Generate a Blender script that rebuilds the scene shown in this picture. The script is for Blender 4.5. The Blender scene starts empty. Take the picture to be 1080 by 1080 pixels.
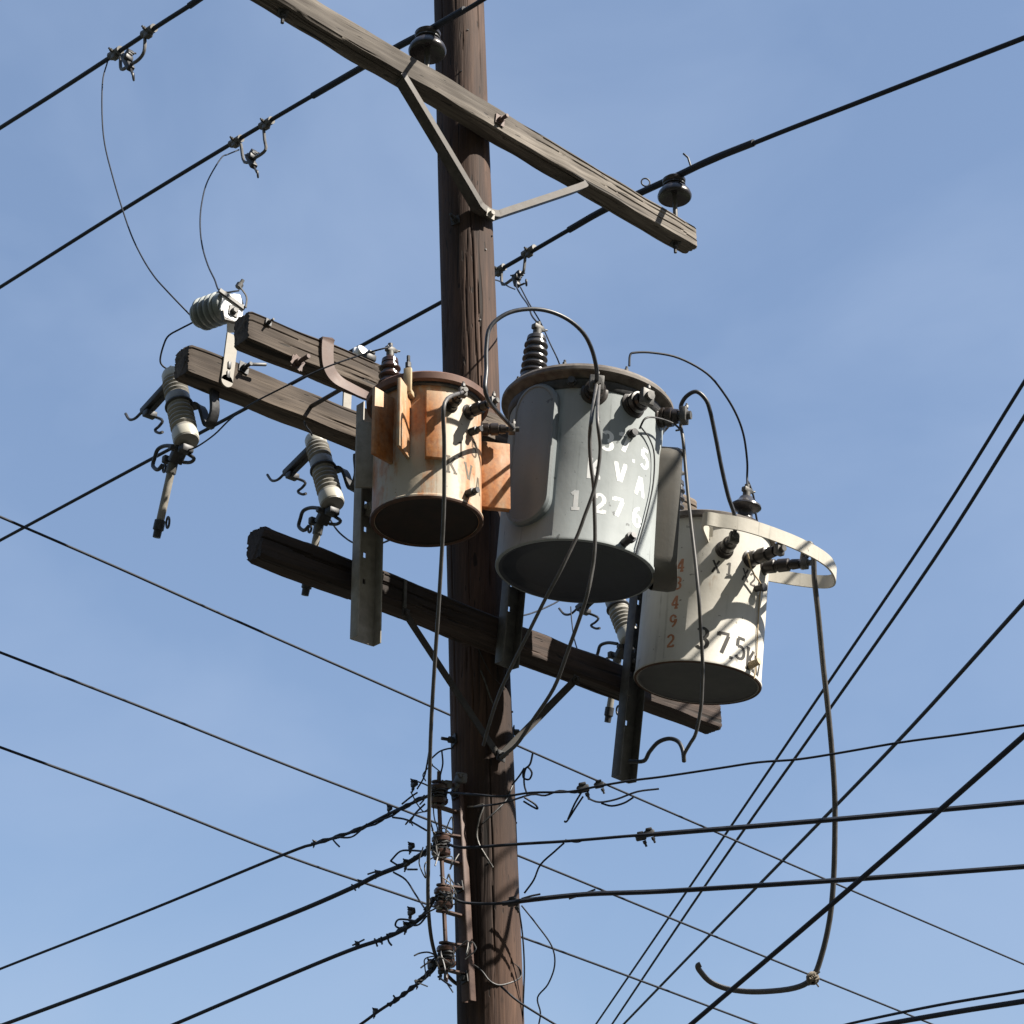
import bpy, bmesh, math, random
from mathutils import Vector as V3, Matrix
random.seed(7)
S = bpy.context.scene
COL = S.collection
PI = math.pi

# ------------------------------------------------------------------ survey of the site
# The camera stands on a balcony; the survey helpers turn a sighting in the photograph
# into a point on a known plane of the real site (a crossarm face, a span of wire ...).
FPX = 2000.0
PITCH = math.radians(24.9)
AZ = math.radians(47.6)
FH = V3((math.cos(AZ), math.sin(AZ), 0)); RT = V3((math.sin(AZ), -math.cos(AZ), 0))
FW = FH * math.cos(PITCH) + V3((0, 0, math.sin(PITCH))); UP = RT.cross(FW)
CAM = V3((0, 0, 8.6)) - 7.8 * FW + 0.152 * RT
def ray(x, y): return FW + RT * ((x - 540) / FPX) - UP * ((y - 540) / FPX)
def on(x, y, ax, val):
    d = ray(x, y); return CAM + d * ((val - CAM[ax]) / d[ax])
def at(x, y, dep): return CAM + ray(x, y) * dep
def depth(P): return (V3(P) - CAM).dot(FW)
def pole_axis(z):
    s = -0.0364 * (z - 8.6); return V3((RT.x * s, RT.y * s, z))

# ------------------------------------------------------------------ mesh builder
class MB:
    def __init__(s): s.v = []; s.f = []
    def add(s, vs, fs):
        o = len(s.v); s.v += [V3(q) for q in vs]; s.f += [tuple(i + o for i in q) for q in fs]; return s
    def box(s, c, size, M=None, ch=0.0):
        """box centred at c, M = 3x3 axes; ch = chamfer"""
        bm = bmesh.new(); bmesh.ops.create_cube(bm, size=1)
        bmesh.ops.scale(bm, vec=V3(size), verts=bm.verts)
        if ch > 0: bmesh.ops.bevel(bm, geom=bm.edges[:], offset=min(ch, min(size) * .45), segments=2, affect='EDGES', profile=.5)
        M = M or Matrix.Identity(3); bm.verts.index_update()
        s.add([V3(c) + M @ v.co for v in bm.verts], [[v.index for v in f.verts] for f in bm.faces]); bm.free(); return s
    def beam(s, a, b, w, t, up=V3((0, 0, 1)), ch=.003):
        a = V3(a); b = V3(b); d = b - a
        s.box((a + b) / 2, (d.length, w, t), frame(d, up), ch); return s
    def tube(s, pts, r, n=8, cap=True):
        pts = [V3(q) for q in pts]; k = len(pts)
        rr = r if isinstance(r, (list, tuple)) else [r] * k
        t0 = (pts[1] - pts[0]).normalized()
        ref = V3((0, 0, 1)) if abs(t0.z) < .9 else V3((1, 0, 0))
        nrm = (ref - t0 * ref.dot(t0)).normalized(); vs = []; fs = []
        for i, q in enumerate(pts):
            t = (pts[min(i + 1, k - 1)] - pts[max(i - 1, 0)])
            t = t.normalized() if t.length > 1e-9 else t0
            nrm = nrm - t * nrm.dot(t)
            nrm = nrm.normalized() if nrm.length > 1e-6 else t.orthogonal().normalized()
            b = t.cross(nrm)
            for j in range(n):
                a = 2 * PI * j / n
                vs.append(q + (nrm * math.cos(a) + b * math.sin(a)) * rr[i])
        for i in range(k - 1):
            for j in range(n):
                fs.append((i * n + j, i * n + (j + 1) % n, (i + 1) * n + (j + 1) % n, (i + 1) * n + j))
        if cap: fs += [tuple(range(n - 1, -1, -1)), tuple(range((k - 1) * n, k * n))]
        return s.add(vs, fs)
    def strap(s, pts, w, t, side):
        """flat bar swept along pts; 'side' is the width direction"""
        pts = [V3(q) for q in pts]; k = len(pts); side = V3(side).normalized(); vs = []; fs = []
        for i, q in enumerate(pts):
            tg = (pts[min(i + 1, k - 1)] - pts[max(i - 1, 0)]).normalized()
            sd = (side - tg * side.dot(tg)).normalized(); nn = tg.cross(sd)
            for (x, y) in ((-1, -1), (1, -1), (1, 1), (-1, 1)): vs.append(q + sd * (x * w / 2) + nn * (y * t / 2))
        for i in range(k - 1):
            for j in range(4): fs.append((i * 4 + j, i * 4 + (j + 1) % 4, (i + 1) * 4 + (j + 1) % 4, (i + 1) * 4 + j))
        fs += [(3, 2, 1, 0), tuple(range((k - 1) * 4, k * 4))]
        return s.add(vs, fs)
    def lathe(s, prof, n=48, M=None):
        """profile [(r,z)] round the z axis of M (4x4)"""
        M = M or Matrix.Identity(4); vs = []; fs = []; k = len(prof)
        for (r, z) in prof:
            for j in range(n):
                a = 2 * PI * j / n; vs.append(M @ V3((max(r, 1e-5) * math.cos(a), max(r, 1e-5) * math.sin(a), z)))
        for i in range(k - 1):
            for j in range(n): fs.append((i * n + j, i * n + (j + 1) % n, (i + 1) * n + (j + 1) % n, (i + 1) * n + j))
        fs += [tuple(range(n - 1, -1, -1)), tuple(range((k - 1) * n, k * n))]
        return s.add(vs, fs)
    def bolt(s, P, d, r=.012, h=.012, washer=True, stem=.0):
        d = V3(d).normalized(); P = V3(P); M = axis_m(P, d)
        if washer: s.box(P + d * .002, (.004, r * 3.2, r * 3.2), frame(d, V3((.1, .2, 1))))
        s.lathe([(r, .004), (r, .004 + h), (r * .8, .006 + h)], 6, M)
        if stem: s.lathe([(r * .55, .004 + h), (r * .55, .004 + h + stem)], 8, M)
        return s
    def ring(s, c, R, r, nrm, n=20, m=6):
        q = axis_m(c, V3(nrm)); return s.tube([q @ V3((R * math.cos(2 * PI * i / n), R * math.sin(2 * PI * i / n), 0)) for i in range(n + 1)], r, m)
    def prism(s, poly, t, M):
        k = len(poly); vs = [M @ V3((x, y, -t / 2)) for x, y in poly] + [M @ V3((x, y, t / 2)) for x, y in poly]
        fs = [tuple(range(k - 1, -1, -1)), tuple(range(k, 2 * k))] + [(i, (i + 1) % k, k + (i + 1) % k, k + i) for i in range(k)]
        return s.add(vs, fs)
    def lump(s, c, d, size):
        """a split-bolt connector / clamp: body, saddle, two nuts"""
        d = V3(d).normalized(); c = V3(c); M = frame(d, V3((0, 0, 1)))
        s.box(c, (size * 1.5, size * .8, size * .9), M, size * .2)
        s.box(c + M @ V3((0, 0, size * .55)), (size * .9, size * 1.05, size * .35), M, size * .1)
        s.bolt(c + M @ V3((size * .3, 0, -size * .4)), M @ V3((.2, .3, -1)), size * .3, size * .4, False, size * .5)
        s.bolt(c + M @ V3((-size * .35, size * .3, size * .2)), M @ V3((-.3, 1, .4)), size * .26, size * .35, False, size * .4)
        return s
    def build(s, name, m, parent=None, smooth=35, off=None):
        me = bpy.data.meshes.new(name); off = V3(off) if off is not None else V3((0, 0, 0))
        if parent is not None and off.length == 0 and parent.get('_w') is not None: off = V3(parent['_w'])
        me.from_pydata([tuple(v - off) for v in s.v], [], s.f); me.update()
        bm = bmesh.new(); bm.from_mesh(me); bmesh.ops.recalc_face_normals(bm, faces=bm.faces); bm.to_mesh(me); bm.free()
        me.shade_smooth(); me.set_sharp_from_angle(angle=math.radians(smooth))
        me.materials.append(m)
        o = bpy.data.objects.new(name, me); COL.objects.link(o)
        if parent is not None:
            o.parent = parent
            if parent.get('_w') is not None: o['_w'] = tuple(parent['_w'])
        elif off.length: o.location = off
        return o

def frame(d, up=V3((0, 0, 1))):
    x = V3(d).normalized(); up = V3(up)
    if abs(x.dot(up.normalized())) > .98: up = V3((0, 1, 0)) if abs(x.y) < .9 else V3((1, 0, 0))
    y = up.cross(x).normalized(); z = x.cross(y)
    return Matrix((x, y, z)).transposed()
def axis_m(P, d):
    z = V3(d).normalized(); x = z.orthogonal().normalized(); y = z.cross(x)
    m = Matrix((x, y, z)).transposed().to_4x4(); m.translation = V3(P); return m
def smooth_path(pts, sub=6):
    pts = [V3(q) for q in pts]
    if len(pts) < 3: return pts
    P = [pts[0] * 2 - pts[1]] + pts + [pts[-1] * 2 - pts[-2]]; out = []
    for i in range(1, len(P) - 2):
        a, b, c, d = P[i - 1:i + 3]
        for k in range(sub):
            t = k / sub
            out.append(.5 * ((2 * b) + (c - a) * t + (2 * a - 5 * b + 4 * c - d) * t * t + (3 * b - a - 3 * c + d) * t ** 3))
    return out + [pts[-1]]
def px(lst, d0, d1=None, dm=None):
    """sightings -> points, depth running d0..d1 along the run (dm in the middle)"""
    d1 = d0 if d1 is None else d1
    L = [0]
    for a, b in zip(lst, lst[1:]): L.append(L[-1] + math.hypot(b[0] - a[0], b[1] - a[1]))
    out = []
    for q, l in zip(lst, L):
        t = l / L[-1]
        d = d0 + (d1 - d0) * t if dm is None else (d0 + (dm - d0) * 2 * t if t < .5 else dm + (d1 - dm) * (2 * t - 1))
        if len(q) > 2: d = q[2]
        out.append(at(q[0], q[1], d))
    return out

def tag(o, label, cat, group=None):
    o['label'] = label; o['category'] = cat
    if group: o['group'] = group
    return o
def thing(name, label, cat, loc, group=None, M=None):
    o = bpy.data.objects.new(name, None); COL.objects.link(o); o.empty_display_size = .1
    if M is not None: o.matrix_world = M
    else: o.location = V3(loc); o['_w'] = tuple(loc)
    return tag(o, label, cat, group)

# ------------------------------------------------------------------ materials
def nodes(name):
    m = bpy.data.materials.new(name); m.use_nodes = True; nt = m.node_tree
    b = nt.nodes['Principled BSDF']; return m, nt, b
class NT:
    def __init__(s, nt): s.nt = nt; s.tc = nt.nodes.new('ShaderNodeTexCoord')
    def new(s, t, **k):
        n = s.nt.nodes.new(t)
        for a, v in k.items(): setattr(n, a, v)
        return n
    def link(s, a, b): s.nt.links.new(a, b)
    def coords(s, scale=(1, 1, 1), rot=(0, 0, 0)):
        mp = s.new('ShaderNodeMapping'); mp.inputs['Scale'].default_value = scale; mp.inputs['Rotation'].default_value = rot
        s.link(s.tc.outputs['Object'], mp.inputs['Vector']); return mp.outputs['Vector']
    def noise(s, scale, det=4, rough=.55, sc=(1, 1, 1), dist=0.0):
        n = s.new('ShaderNodeTexNoise'); n.inputs['Scale'].default_value = scale; n.inputs['Detail'].default_value = det
        n.inputs['Roughness'].default_value = rough; n.inputs['Distortion'].default_value = dist
        s.link(s.coords(sc), n.inputs['Vector']); return n.outputs['Fac']
    def ramp(s, fac, stops):
        r = s.new('ShaderNodeValToRGB'); e = r.color_ramp.elements
        while len(e) < len(stops): e.new(.5)
        for el, (p, c) in zip(e, stops):
            el.position = p; el.color = (c, c, c, 1) if isinstance(c, (int, float)) else (*c, 1)
        s.link(fac, r.inputs['Fac']); return r.outputs['Color']
    def mix(s, fac, a, b, mode='MIX'):
        n = s.new('ShaderNodeMix', data_type='RGBA', blend_type=mode)
        for sock, v in ((n.inputs[0], fac), (n.inputs[6], a), (n.inputs[7], b)):
            if hasattr(v, 'is_linked'): s.link(v, sock)
            elif isinstance(v, (int, float)): sock.default_value = v
            else: sock.default_value = (*v, 1)
        return n.outputs[2]
    def math(s, op, a, b=None, clamp=False):
        n = s.new('ShaderNodeMath', operation=op, use_clamp=clamp)
        for i, v in enumerate((a, b)):
            if v is None: continue
            if hasattr(v, 'is_linked'): s.link(v, n.inputs[i])
            else: n.inputs[i].default_value = v
        return n.outputs[0]
    def bump(s, h, strength, dist, bsdf):
        b = s.new('ShaderNodeBump'); b.inputs['Strength'].default_value = strength; b.inputs['Distance'].default_value = dist
        s.link(h, b.inputs['Height']); s.link(b.outputs['Normal'], bsdf.inputs['Normal'])

def wood(name, lo, hi, dark, along, crack=.5, rough=.85):
    m, nt, b = nodes(name); N = NT(nt)
    def sc(a, c): return tuple(a if i == along else c for i in range(3))
    grain = N.noise(1, 6, .65, sc(1.6, 42), .3); fine = N.noise(1, 3, .6, sc(6, 160)); big = N.noise(1, 3, .5, sc(1.1, 6))
    c = N.mix(N.ramp(grain, [(.3, 0), (.7, 1)]), lo, hi)
    c = N.mix(N.math('MULTIPLY', N.ramp(big, [(.36, 1), (.62, 0)]), .8), c, dark)
    c = N.mix(N.math('MULTIPLY', N.ramp(fine, [(.35, 1), (.6, 0)]), .35), c, dark)
    ck = N.ramp(N.noise(1, 2, .5, sc(.9, 26), .4), [(.30, 1), (.36, 0)])
    c = N.mix(N.math('MULTIPLY', ck, crack), c, tuple(x * .3 for x in dark))
    kn = N.ramp(N.noise(1, 1, .5, sc(9, 17)), [(.2, 1), (.26, 0)])
    c = N.mix(N.math('MULTIPLY', kn, .6), c, tuple(x * .4 for x in dark))
    N.link(c, b.inputs['Base Color']); b.inputs['Roughness'].default_value = rough
    gz = N.ramp(N.noise(1, 1, .5, sc(11, 62)), [(.27, 1), (.31, 0)])
    c = N.mix(N.math('MULTIPLY', gz, .75), c, tuple(x * .25 for x in dark)); N.link(c, b.inputs['Base Color'])
    h = N.math('SUBTRACT', N.math('ADD', grain, N.math('MULTIPLY', fine, .4)), N.math('ADD', N.math('MULTIPLY', ck, .9), N.math('MULTIPLY', gz, .6)))
    N.bump(h, .7, .0035, b); return m
def paint(name, base, dirt, rust=None, rust_amt=.3, rough=.42, streak=.35, stain=None, edge=None, spec=.5, fade=None):
    m, nt, b = nodes(name); N = NT(nt)
    st = N.noise(1, 4, .6, (14, 14, .9)); sp = N.noise(9, 5, .65); sm = N.noise(60, 3, .6)
    c = N.mix(N.math('MULTIPLY', N.ramp(st, [(.42, 0), (.75, 1)]), streak), base, dirt)
    c = N.mix(N.math('MULTIPLY', N.ramp(sp, [(.5, 0), (.8, 1)]), .35), c, dirt)
    dr = N.ramp(N.noise(1, 3, .6, (38, 38, 1.6)), [(.60, 0), (.70, 1)])
    c = N.mix(N.math('MULTIPLY', N.math('MULTIPLY', dr, N.ramp(sp, [(.35, 0), (.6, 1)])), .45), c, tuple(x * .45 for x in dirt))
    chp = N.ramp(N.noise(34, 2, .5), [(.70, 0), (.74, 1)])
    c = N.mix(N.math('MULTIPLY', chp, .7), c, tuple(x * .35 for x in dirt))
    if rust:
        rs = N.math('ADD', N.math('MULTIPLY', N.noise(1, 5, .65, (9, 9, 2.2)), .75), N.math('MULTIPLY', sp, .25))
        k = .62 - .3 * rust_amt
        rf = N.ramp(rs, [(k, 0), (k + .05, .55), (k + .16, 1)])
        if fade:      # the rust has eaten the lower part, paint survives along the top
            sz = N.new('ShaderNodeSeparateXYZ'); N.link(N.tc.outputs['Object'], sz.inputs[0])
            zz = N.math('ADD', sz.outputs[2], N.math('MULTIPLY', N.math('SUBTRACT', st, .5), .22))
            rf = N.math('MULTIPLY', rf, N.ramp(N.math('DIVIDE', N.math('SUBTRACT', zz, fade[0]), fade[1] - fade[0]), [(0, 1), (1, .12)]))
        c = N.mix(rf, c, N.mix(N.ramp(sm, [(.3, 0), (.7, 1)]), rust[0], rust[1]))
    if stain:
        (dx, dy), col, w = stain
        sx = N.new('ShaderNodeSeparateXYZ'); N.link(N.tc.outputs['Object'], sx.inputs[0])
        t = N.math('ADD', N.math('MULTIPLY', sx.outputs[0], -dy), N.math('MULTIPLY', sx.outputs[1], dx))
        f = N.math('ADD', N.math('MULTIPLY', sx.outputs[0], dx), N.math('MULTIPLY', sx.outputs[1], dy))
        wob = N.math('MULTIPLY', N.math('SUBTRACT', N.noise(1, 3, .6, (3, 3, 5)), .5), w * 1.6)
        g = N.ramp(N.math('DIVIDE', N.math('ABSOLUTE', N.math('ADD', t, wob)), w), [(0, .9), (.5, .55), (1, 0)])
        g = N.math('MULTIPLY', g, N.math('GREATER_THAN', f, 0))
        zz = N.math('LESS_THAN', sx.outputs[2], stain_top)
        c = N.mix(N.math('MULTIPLY', g, zz), c, col)
    N.link(c, b.inputs['Base Color'])
    N.link(N.math('ADD', N.math('MULTIPLY', sp, .25), rough - .1), b.inputs['Roughness'])
    b.inputs['Specular IOR Level'].default_value = spec
    N.bump(N.math('ADD', sp, N.math('MULTIPLY', sm, .3)), .25, .004, b); return m
def simple(name, a, c2, rough=.5, metal=0, scale=25, bump=.2, spec=.5, sc=(1, 1, 1)):
    m, nt, b = nodes(name); N = NT(nt); n = N.noise(scale, 4, .6, sc)
    N.link(N.mix(N.ramp(n, [(.35, 0), (.7, 1)]), a, c2), b.inputs['Base Color'])
    b.inputs['Metallic'].default_value = metal; b.inputs['Specular IOR Level'].default_value = spec
    N.link(N.math('ADD', N.math('MULTIPLY', n, .25), rough - .12), b.inputs['Roughness'])
    if bump: N.bump(n, bump, .003, b)
    return m
stain_top = .62
M_pole = wood('creosote_pole_wood', (.038, .0170, .0105), (.118, .064, .041), (.011, .005, .0035), 2, .85)
M_arm = wood('weathered_arm_wood', (.072, .058, .047), (.27, .24, .205), (.026, .019, .014), 0, .95)
M_armM = wood('brown_arm_wood', (.045, .031, .023), (.20, .158, .122), (.018, .011, .007), 0, .95)
M_armShade = wood('shaded_arm_wood', (.020, .012, .009), (.075, .049, .039), (.008, .005, .004), 0, .9)  # arm wood with the transformers' shade put into its colour
RUST = ((.27, .085, .018), (.47, .18, .045))
M_cream = paint('rusty_cream_paint', (.42, .365, .285), (.27, .19, .12), RUST, .44, .5)
M_fin = paint('rust_streaked_fin', (.43, .345, .24), (.30, .17, .075), RUST, .66, .6, fade=(.33, .45))
M_grey = paint('grey_tank_paint', (.295, .322, .328), (.20, .216, .218), None, 0, .62, .4, spec=.22, stain=((math.cos(-.66), math.sin(-.66)), (0.508, 0.443, 0.328), .035))
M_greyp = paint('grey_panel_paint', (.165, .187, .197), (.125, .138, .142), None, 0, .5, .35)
M_white = paint('offwhite_tank_paint', (.56, .54, .49), (.37, .34, .285), ((0.246, 0.139, 0.074), (0.312, 0.197, 0.115)), -.08, .55, .3, spec=.3)
M_hoop = paint('offwhite_hoop_paint', (.50, .475, .415), (.30, .27, .215), ((0.246, 0.139, 0.074), (0.312, 0.197, 0.115)), -.15, .5)
M_lidrust = simple('rusty_lid', (0.094, 0.045, 0.033), (0.164, 0.090, 0.066), .7, 0, 18)
M_lidtan = simple('weathered_lid', (.085, .07, .06), (.18, .16, .14), .65, 0, 22)
M_undershade = simple('underside_shade_grey', (.035, .035, .04), (.07, .068, .07), .6, 0, 12)  # underside shade put into the colour, darker than the tank wall
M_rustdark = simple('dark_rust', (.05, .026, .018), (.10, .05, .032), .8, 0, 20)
M_rustshade = simple('shaded_rust_bottom', (.012, .008, .006), (.03, .017, .012), .8, 0, 16)  # rust brown with the shade of the recessed bottom painted in
M_blackp = simple('black_bushing', (.018, .014, .013), (.035, .028, .025), .35, 0, 30)
M_brownp = simple('brown_glazed_porcelain', (.040, .022, .018), (.075, .045, .036), .22, 0, 12, .05)
M_slatep = simple('slate_glazed_porcelain', (.035, .033, .035), (.06, .058, .06), .25, 0, 12, .05)
M_pin = simple('dark_insulator_glaze', (.022, .02, .022), (.04, .036, .04), .28, 0, 14, .05)
M_porc = simple('grey_weathered_porcelain', (0.221, 0.213, 0.193), (0.328, 0.312, 0.279), .45, 0, 14, .1)
M_porcl = simple('pale_porcelain_cap', (0.410, 0.394, 0.336), (0.508, 0.492, 0.435), .4, 0, 14, .1)
M_arr = simple('arrester_porcelain', (.15, .17, .17), (.25, .275, .275), .35, 0, 14, .1)
M_zinc = simple('bright_zinc', (.62, .63, .64), (.78, .78, .78), .4, .2, 30, .1)
M_galv = simple('galvanised_steel', (.20, .185, .16), (.30, .28, .245), .6, .05, 25, .2)
M_galvd = simple('dark_galvanised_steel', (0.082, 0.082, 0.082), (0.139, 0.135, 0.131), .55, .3, 25, .2)
M_brst = simple('brown_steel', (0.061, 0.034, 0.028), (0.107, 0.066, 0.053), .6, .1, 25, .2)
M_dark = simple('dark_hardware', (.03, .031, .034), (.07, .07, .072), .5, .4, 40, .2)
M_hw = simple('grey_hardware', (.055, .054, .052), (.14, .135, .128), .55, .3, 40, .2)
M_cab = simple('black_cable', (.018, .021, .028), (.035, .038, .046), .42, 0, 40, .1)
M_cabg = simple('grey_cable', (.055, .053, .052), (.095, .09, .088), .5, 0, 30, .1)
M_wire = simple('dark_wire', (.012, .015, .023), (.024, .028, .038), .6, 0, 40, 0, .25)
M_tape = simple('frayed_tape', (.08, .068, .05), (.24, .20, .155), .8, 0, 60, .3)
M_tan = simple('tan_bracket', (.36, .27, .16), (.52, .42, .28), .6, 0, 20)
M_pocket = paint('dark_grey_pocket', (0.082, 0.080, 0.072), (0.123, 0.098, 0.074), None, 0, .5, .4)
M_undershade2 = simple('underside_shade_black', (.018, .023, .034), (.034, .041, .055), .5, 0, 10)  # near-black tone carries the shade beneath the grey tank
M_brace = simple('weathered_brace_steel', (.028, .023, .019), (.075, .064, .055), .6, .1, 25, .2)
M_blackst = simple('black_steel', (.018, .016, .015), (.045, .04, .036), .7, 0, 25, .2)
M_mk_w = simple('worn_white_stencil', (.72, .74, .75), (.86, .87, .86), .6, 0, 38, 0)
M_mk_k = simple('black_stencil', (.025, .024, .022), (.06, .055, .05), .6, 0, 40, 0)
M_mk_f = simple('faded_stencil', (.045, .03, .018), (.12, .075, .04), .7, 0, 40, 0)
M_mk_g = simple('smeared_grey_marking', (.07, .06, .045), (.15, .12, .085), .7, 0, 40, 0)
M_mk_r = simple('red_stencil', (.36, .14, .07), (.50, .24, .14), .6, 0, 40, 0)
M_skyblock = simple('sky_blocker_scrub', (.016, .022, .012), (.04, .045, .025), .95, 0, .3, 0)  # colour of the unseen slope added to block sky light
M_ground = simple('ground_mat', (.03, .03, .028), (.055, .052, .045), .95, 0, .15, 0)

# ------------------------------------------------------------------ ground
g = MB(); n = 64; vs = [(0, 0, 0)]; fs = []
for k, R in enumerate((30, 200, 1500, 6000)):
    for j in range(n): vs.append((R * math.cos(2 * PI * j / n), R * math.sin(2 * PI * j / n), 0))
    for j in range(n):
        if k == 0: fs.append((0, 1 + j, 1 + (j + 1) % n))
        else:
            o = 1 + (k - 1) * n; fs.append((o + j, o + n + j, o + n + (j + 1) % n, o + (j + 1) % n))
go = g.add(vs, fs).build('ground', M_ground); go['kind'] = 'structure'

# added unseen hill blocking sky light: gentle all round, steep behind the camera
hb = MB(); vs = []; fs = []; na = 96; rr_ = (16, 24, 40, 80, 160, 300)
for R in rr_:
    for j in range(na):
        a = 2 * PI * j / na; d = V3((math.cos(a), math.sin(a), 0)); back = max(0, -d.dot(FH) + .1) ** .55
        e = math.tan(math.radians(5.0 + 37 * back + 1.2 * math.sin(5 * a) + .8 * math.sin(11 * a + 1)))
        vs.append((R * d.x, R * d.y, .004 + (R - 16) * e * min(1, (R - 8) / 40) + random.uniform(0, .4) * (R - 16) / 60))
for i in range(len(rr_) - 1):
    for j in range(na): fs.append((i * na + j, (i + 1) * na + j, (i + 1) * na + (j + 1) % na, i * na + (j + 1) % na))
blocker_hill = hb.add(vs, fs).build('sky_blocker_hills', M_skyblock); blocker_hill['kind'] = 'structure'

# ------------------------------------------------------------------ pole
pole = thing('utility_pole', 'weathered dark brown wooden utility pole standing upright behind the transformers', 'utility pole', pole_axis(0))
b = MB(); n = 168; zs = [i * .06 for i in range(201)]; vs = []; fs = []
ph = [random.uniform(0, 6.28) for _ in range(6)]
prnd = random.Random(21); checks = []
for k in range(24):      # long drying checks, most of them short, wandering a little
    L = prnd.choice((.35, .5, .8, 1.4, 2.2)); z0 = prnd.uniform(5.6, 11.8)
    checks.append((prnd.uniform(0, 2 * PI), z0, L, prnd.uniform(.004, .009), prnd.uniform(0, 6.28), prnd.uniform(.02, .06)))
gouge = {}
for i, z in enumerate(zs):
    for (a0, z0, L, dp, p0, wb) in checks:
        if z0 < z < z0 + L:
            t = (z - z0) / L; a = a0 + wb * math.sin(z * 2.1 + p0) + .02 * math.sin(z * 9 + p0)
            gouge[(i, int(a / (2 * PI) * n) % n)] = dp * min(1, 5 * t, 5 * (1 - t))
for k in range(60):      # climbing spike scars
    i = prnd.randrange(90, 196); jx = prnd.randrange(n); gouge[(i, jx)] = max(gouge.get((i, jx), 0), prnd.uniform(.004, .010))
for i, z in enumerate(zs):
    c = pole_axis(z); r = .122 - .0012 * (z - 7)
    for j in range(n):
        a = 2 * PI * j / n
        rr = r * (1 + .012 * math.sin(3 * a + ph[0] + z * .4) + .007 * math.sin(7 * a + ph[1] + z * .9) + .006 * math.sin(z * 2.3 + ph[2] + a)) - gouge.get((i, j), 0) + prnd.uniform(-.0007, .0007)
        vs.append(c + V3((rr * math.cos(a), rr * math.sin(a), 0)))
for i in range(len(zs) - 1):
    for j in range(n): fs.append((i * n + j, i * n + (j + 1) % n, (i + 1) * n + (j + 1) % n, (i + 1) * n + j))
fs.append(tuple(range((len(zs) - 1) * n, len(zs) * n))); fs.append(tuple(range(n - 1, -1, -1)))
b.add(vs, fs).build('pole_shaft', M_pole, pole, 60)
def pole_pt(z, ang, off=0):
    c = pole_axis(z); r = .122 - .0012 * (z - 7) + off; return c + V3((math.cos(ang), math.sin(ang), 0)) * r
for z, a in ((7.66, -.55), (9.95, -2.7), (7.6, 2.9)): MB().bolt(pole_pt(z, a, .002), V3((math.cos(a), math.sin(a), 0)), .013, .02, True, .03).build('bolt', M_dark, pole)
for _ in range(14):   # small nails
    z = random.uniform(6.3, 11.1); a = random.uniform(-2.6, -.3); MB().lathe([(.004, 0), (.004, .006)], 6, axis_m(pole_pt(z, a, -.001), V3((math.cos(a), math.sin(a), 0)))).build('nail', M_dark, pole)

# ------------------------------------------------------------------ crossarms
def timber(x0, x1, yc, zc, w, h, seedv, ch=.008, slope=0, wear=.0022):
    rnd = random.Random(seedv); m = MB(); n = 140; vs = []; fs = []; kk = 22
    c8 = [(-w / 2 + ch, -h / 2), (w / 2 - ch, -h / 2), (w / 2, -h / 2 + ch), (w / 2, h / 2 - ch), (w / 2 - ch, h / 2), (-w / 2 + ch, h / 2), (-w / 2, h / 2 - ch), (-w / 2, -h / 2 + ch)]
    sec = []
    for q in range(8):
        a, b2 = c8[q], c8[(q + 1) % 8]; m2 = kk if q % 2 == 0 else 1
        sec += [(a[0] + (b2[0] - a[0]) * t / m2, a[1] + (b2[1] - a[1]) * t / m2) for t in range(m2)]
    K = len(sec); ns = [rnd.uniform(0, 6.28) for _ in range(12)]; cut = {}
    for _ in range(30):       # splits along the grain, the long ones from the ends
        j0 = rnd.randrange(K); L = rnd.choice((12, 20, 35, 60)); st = rnd.choice((0, n - L, rnd.randrange(0, n - L), rnd.randrange(0, n - L))); dp = rnd.uniform(.003, .008); jj = j0
        for i in range(L):
            if rnd.random() < .06: jj += rnd.choice((-1, 1))
            t = i / L; e = min(1, 6 * (t if st > 0 else 1), 6 * ((1 - t) if st < n - L else 1)); cut[(st + i, jj % K)] = dp * e
    endj = [[rnd.uniform(0, .008) for _ in range(K)] for _ in range(2)]
    for i in range(n + 1):
        x = x0 + (x1 - x0) * i / n
        e = .93 if i in (0, n) else 1
        for j, (y, z) in enumerate(sec):
            jy = wear * math.sin(x * 7 + ns[0]) + .0014 * math.sin(x * 23 + ns[1] + z * 40); jz = wear * math.sin(x * 5.3 + ns[2]) + .0014 * math.sin(x * 17 + ns[3] + y * 40)
            f = 1 - cut.get((i, j), 0) / (w / 2) - rnd.uniform(0, .010)
            xx = x + (endj[0][j] if i == 0 else (-endj[1][j] if i == n else 0))
            edge = abs(y) > w / 2 - ch * 1.2 and abs(z) > h / 2 - ch * 1.2
            if edge: f -= max(0, .05 * math.sin(x * 11 + ns[4] + (y > 0) * 2 + (z > 0) * 4)) * .6
            vs.append((xx, yc + y * e * (f if abs(y) > w / 2 - ch else 1) + jy, zc + slope * x + z * e * (f if abs(z) > h / 2 - ch else 1) + jz))
    for i in range(n):
        for j in range(K): fs.append((i * K + j, i * K + (j + 1) % K, (i + 1) * K + (j + 1) % K, (i + 1) * K + j))
    fs += [tuple(range(K - 1, -1, -1)), tuple(range(n * K, n * K + K))]
    return m.add(vs, fs)
GA = 'wooden crossarms bolted across the pole'
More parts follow.
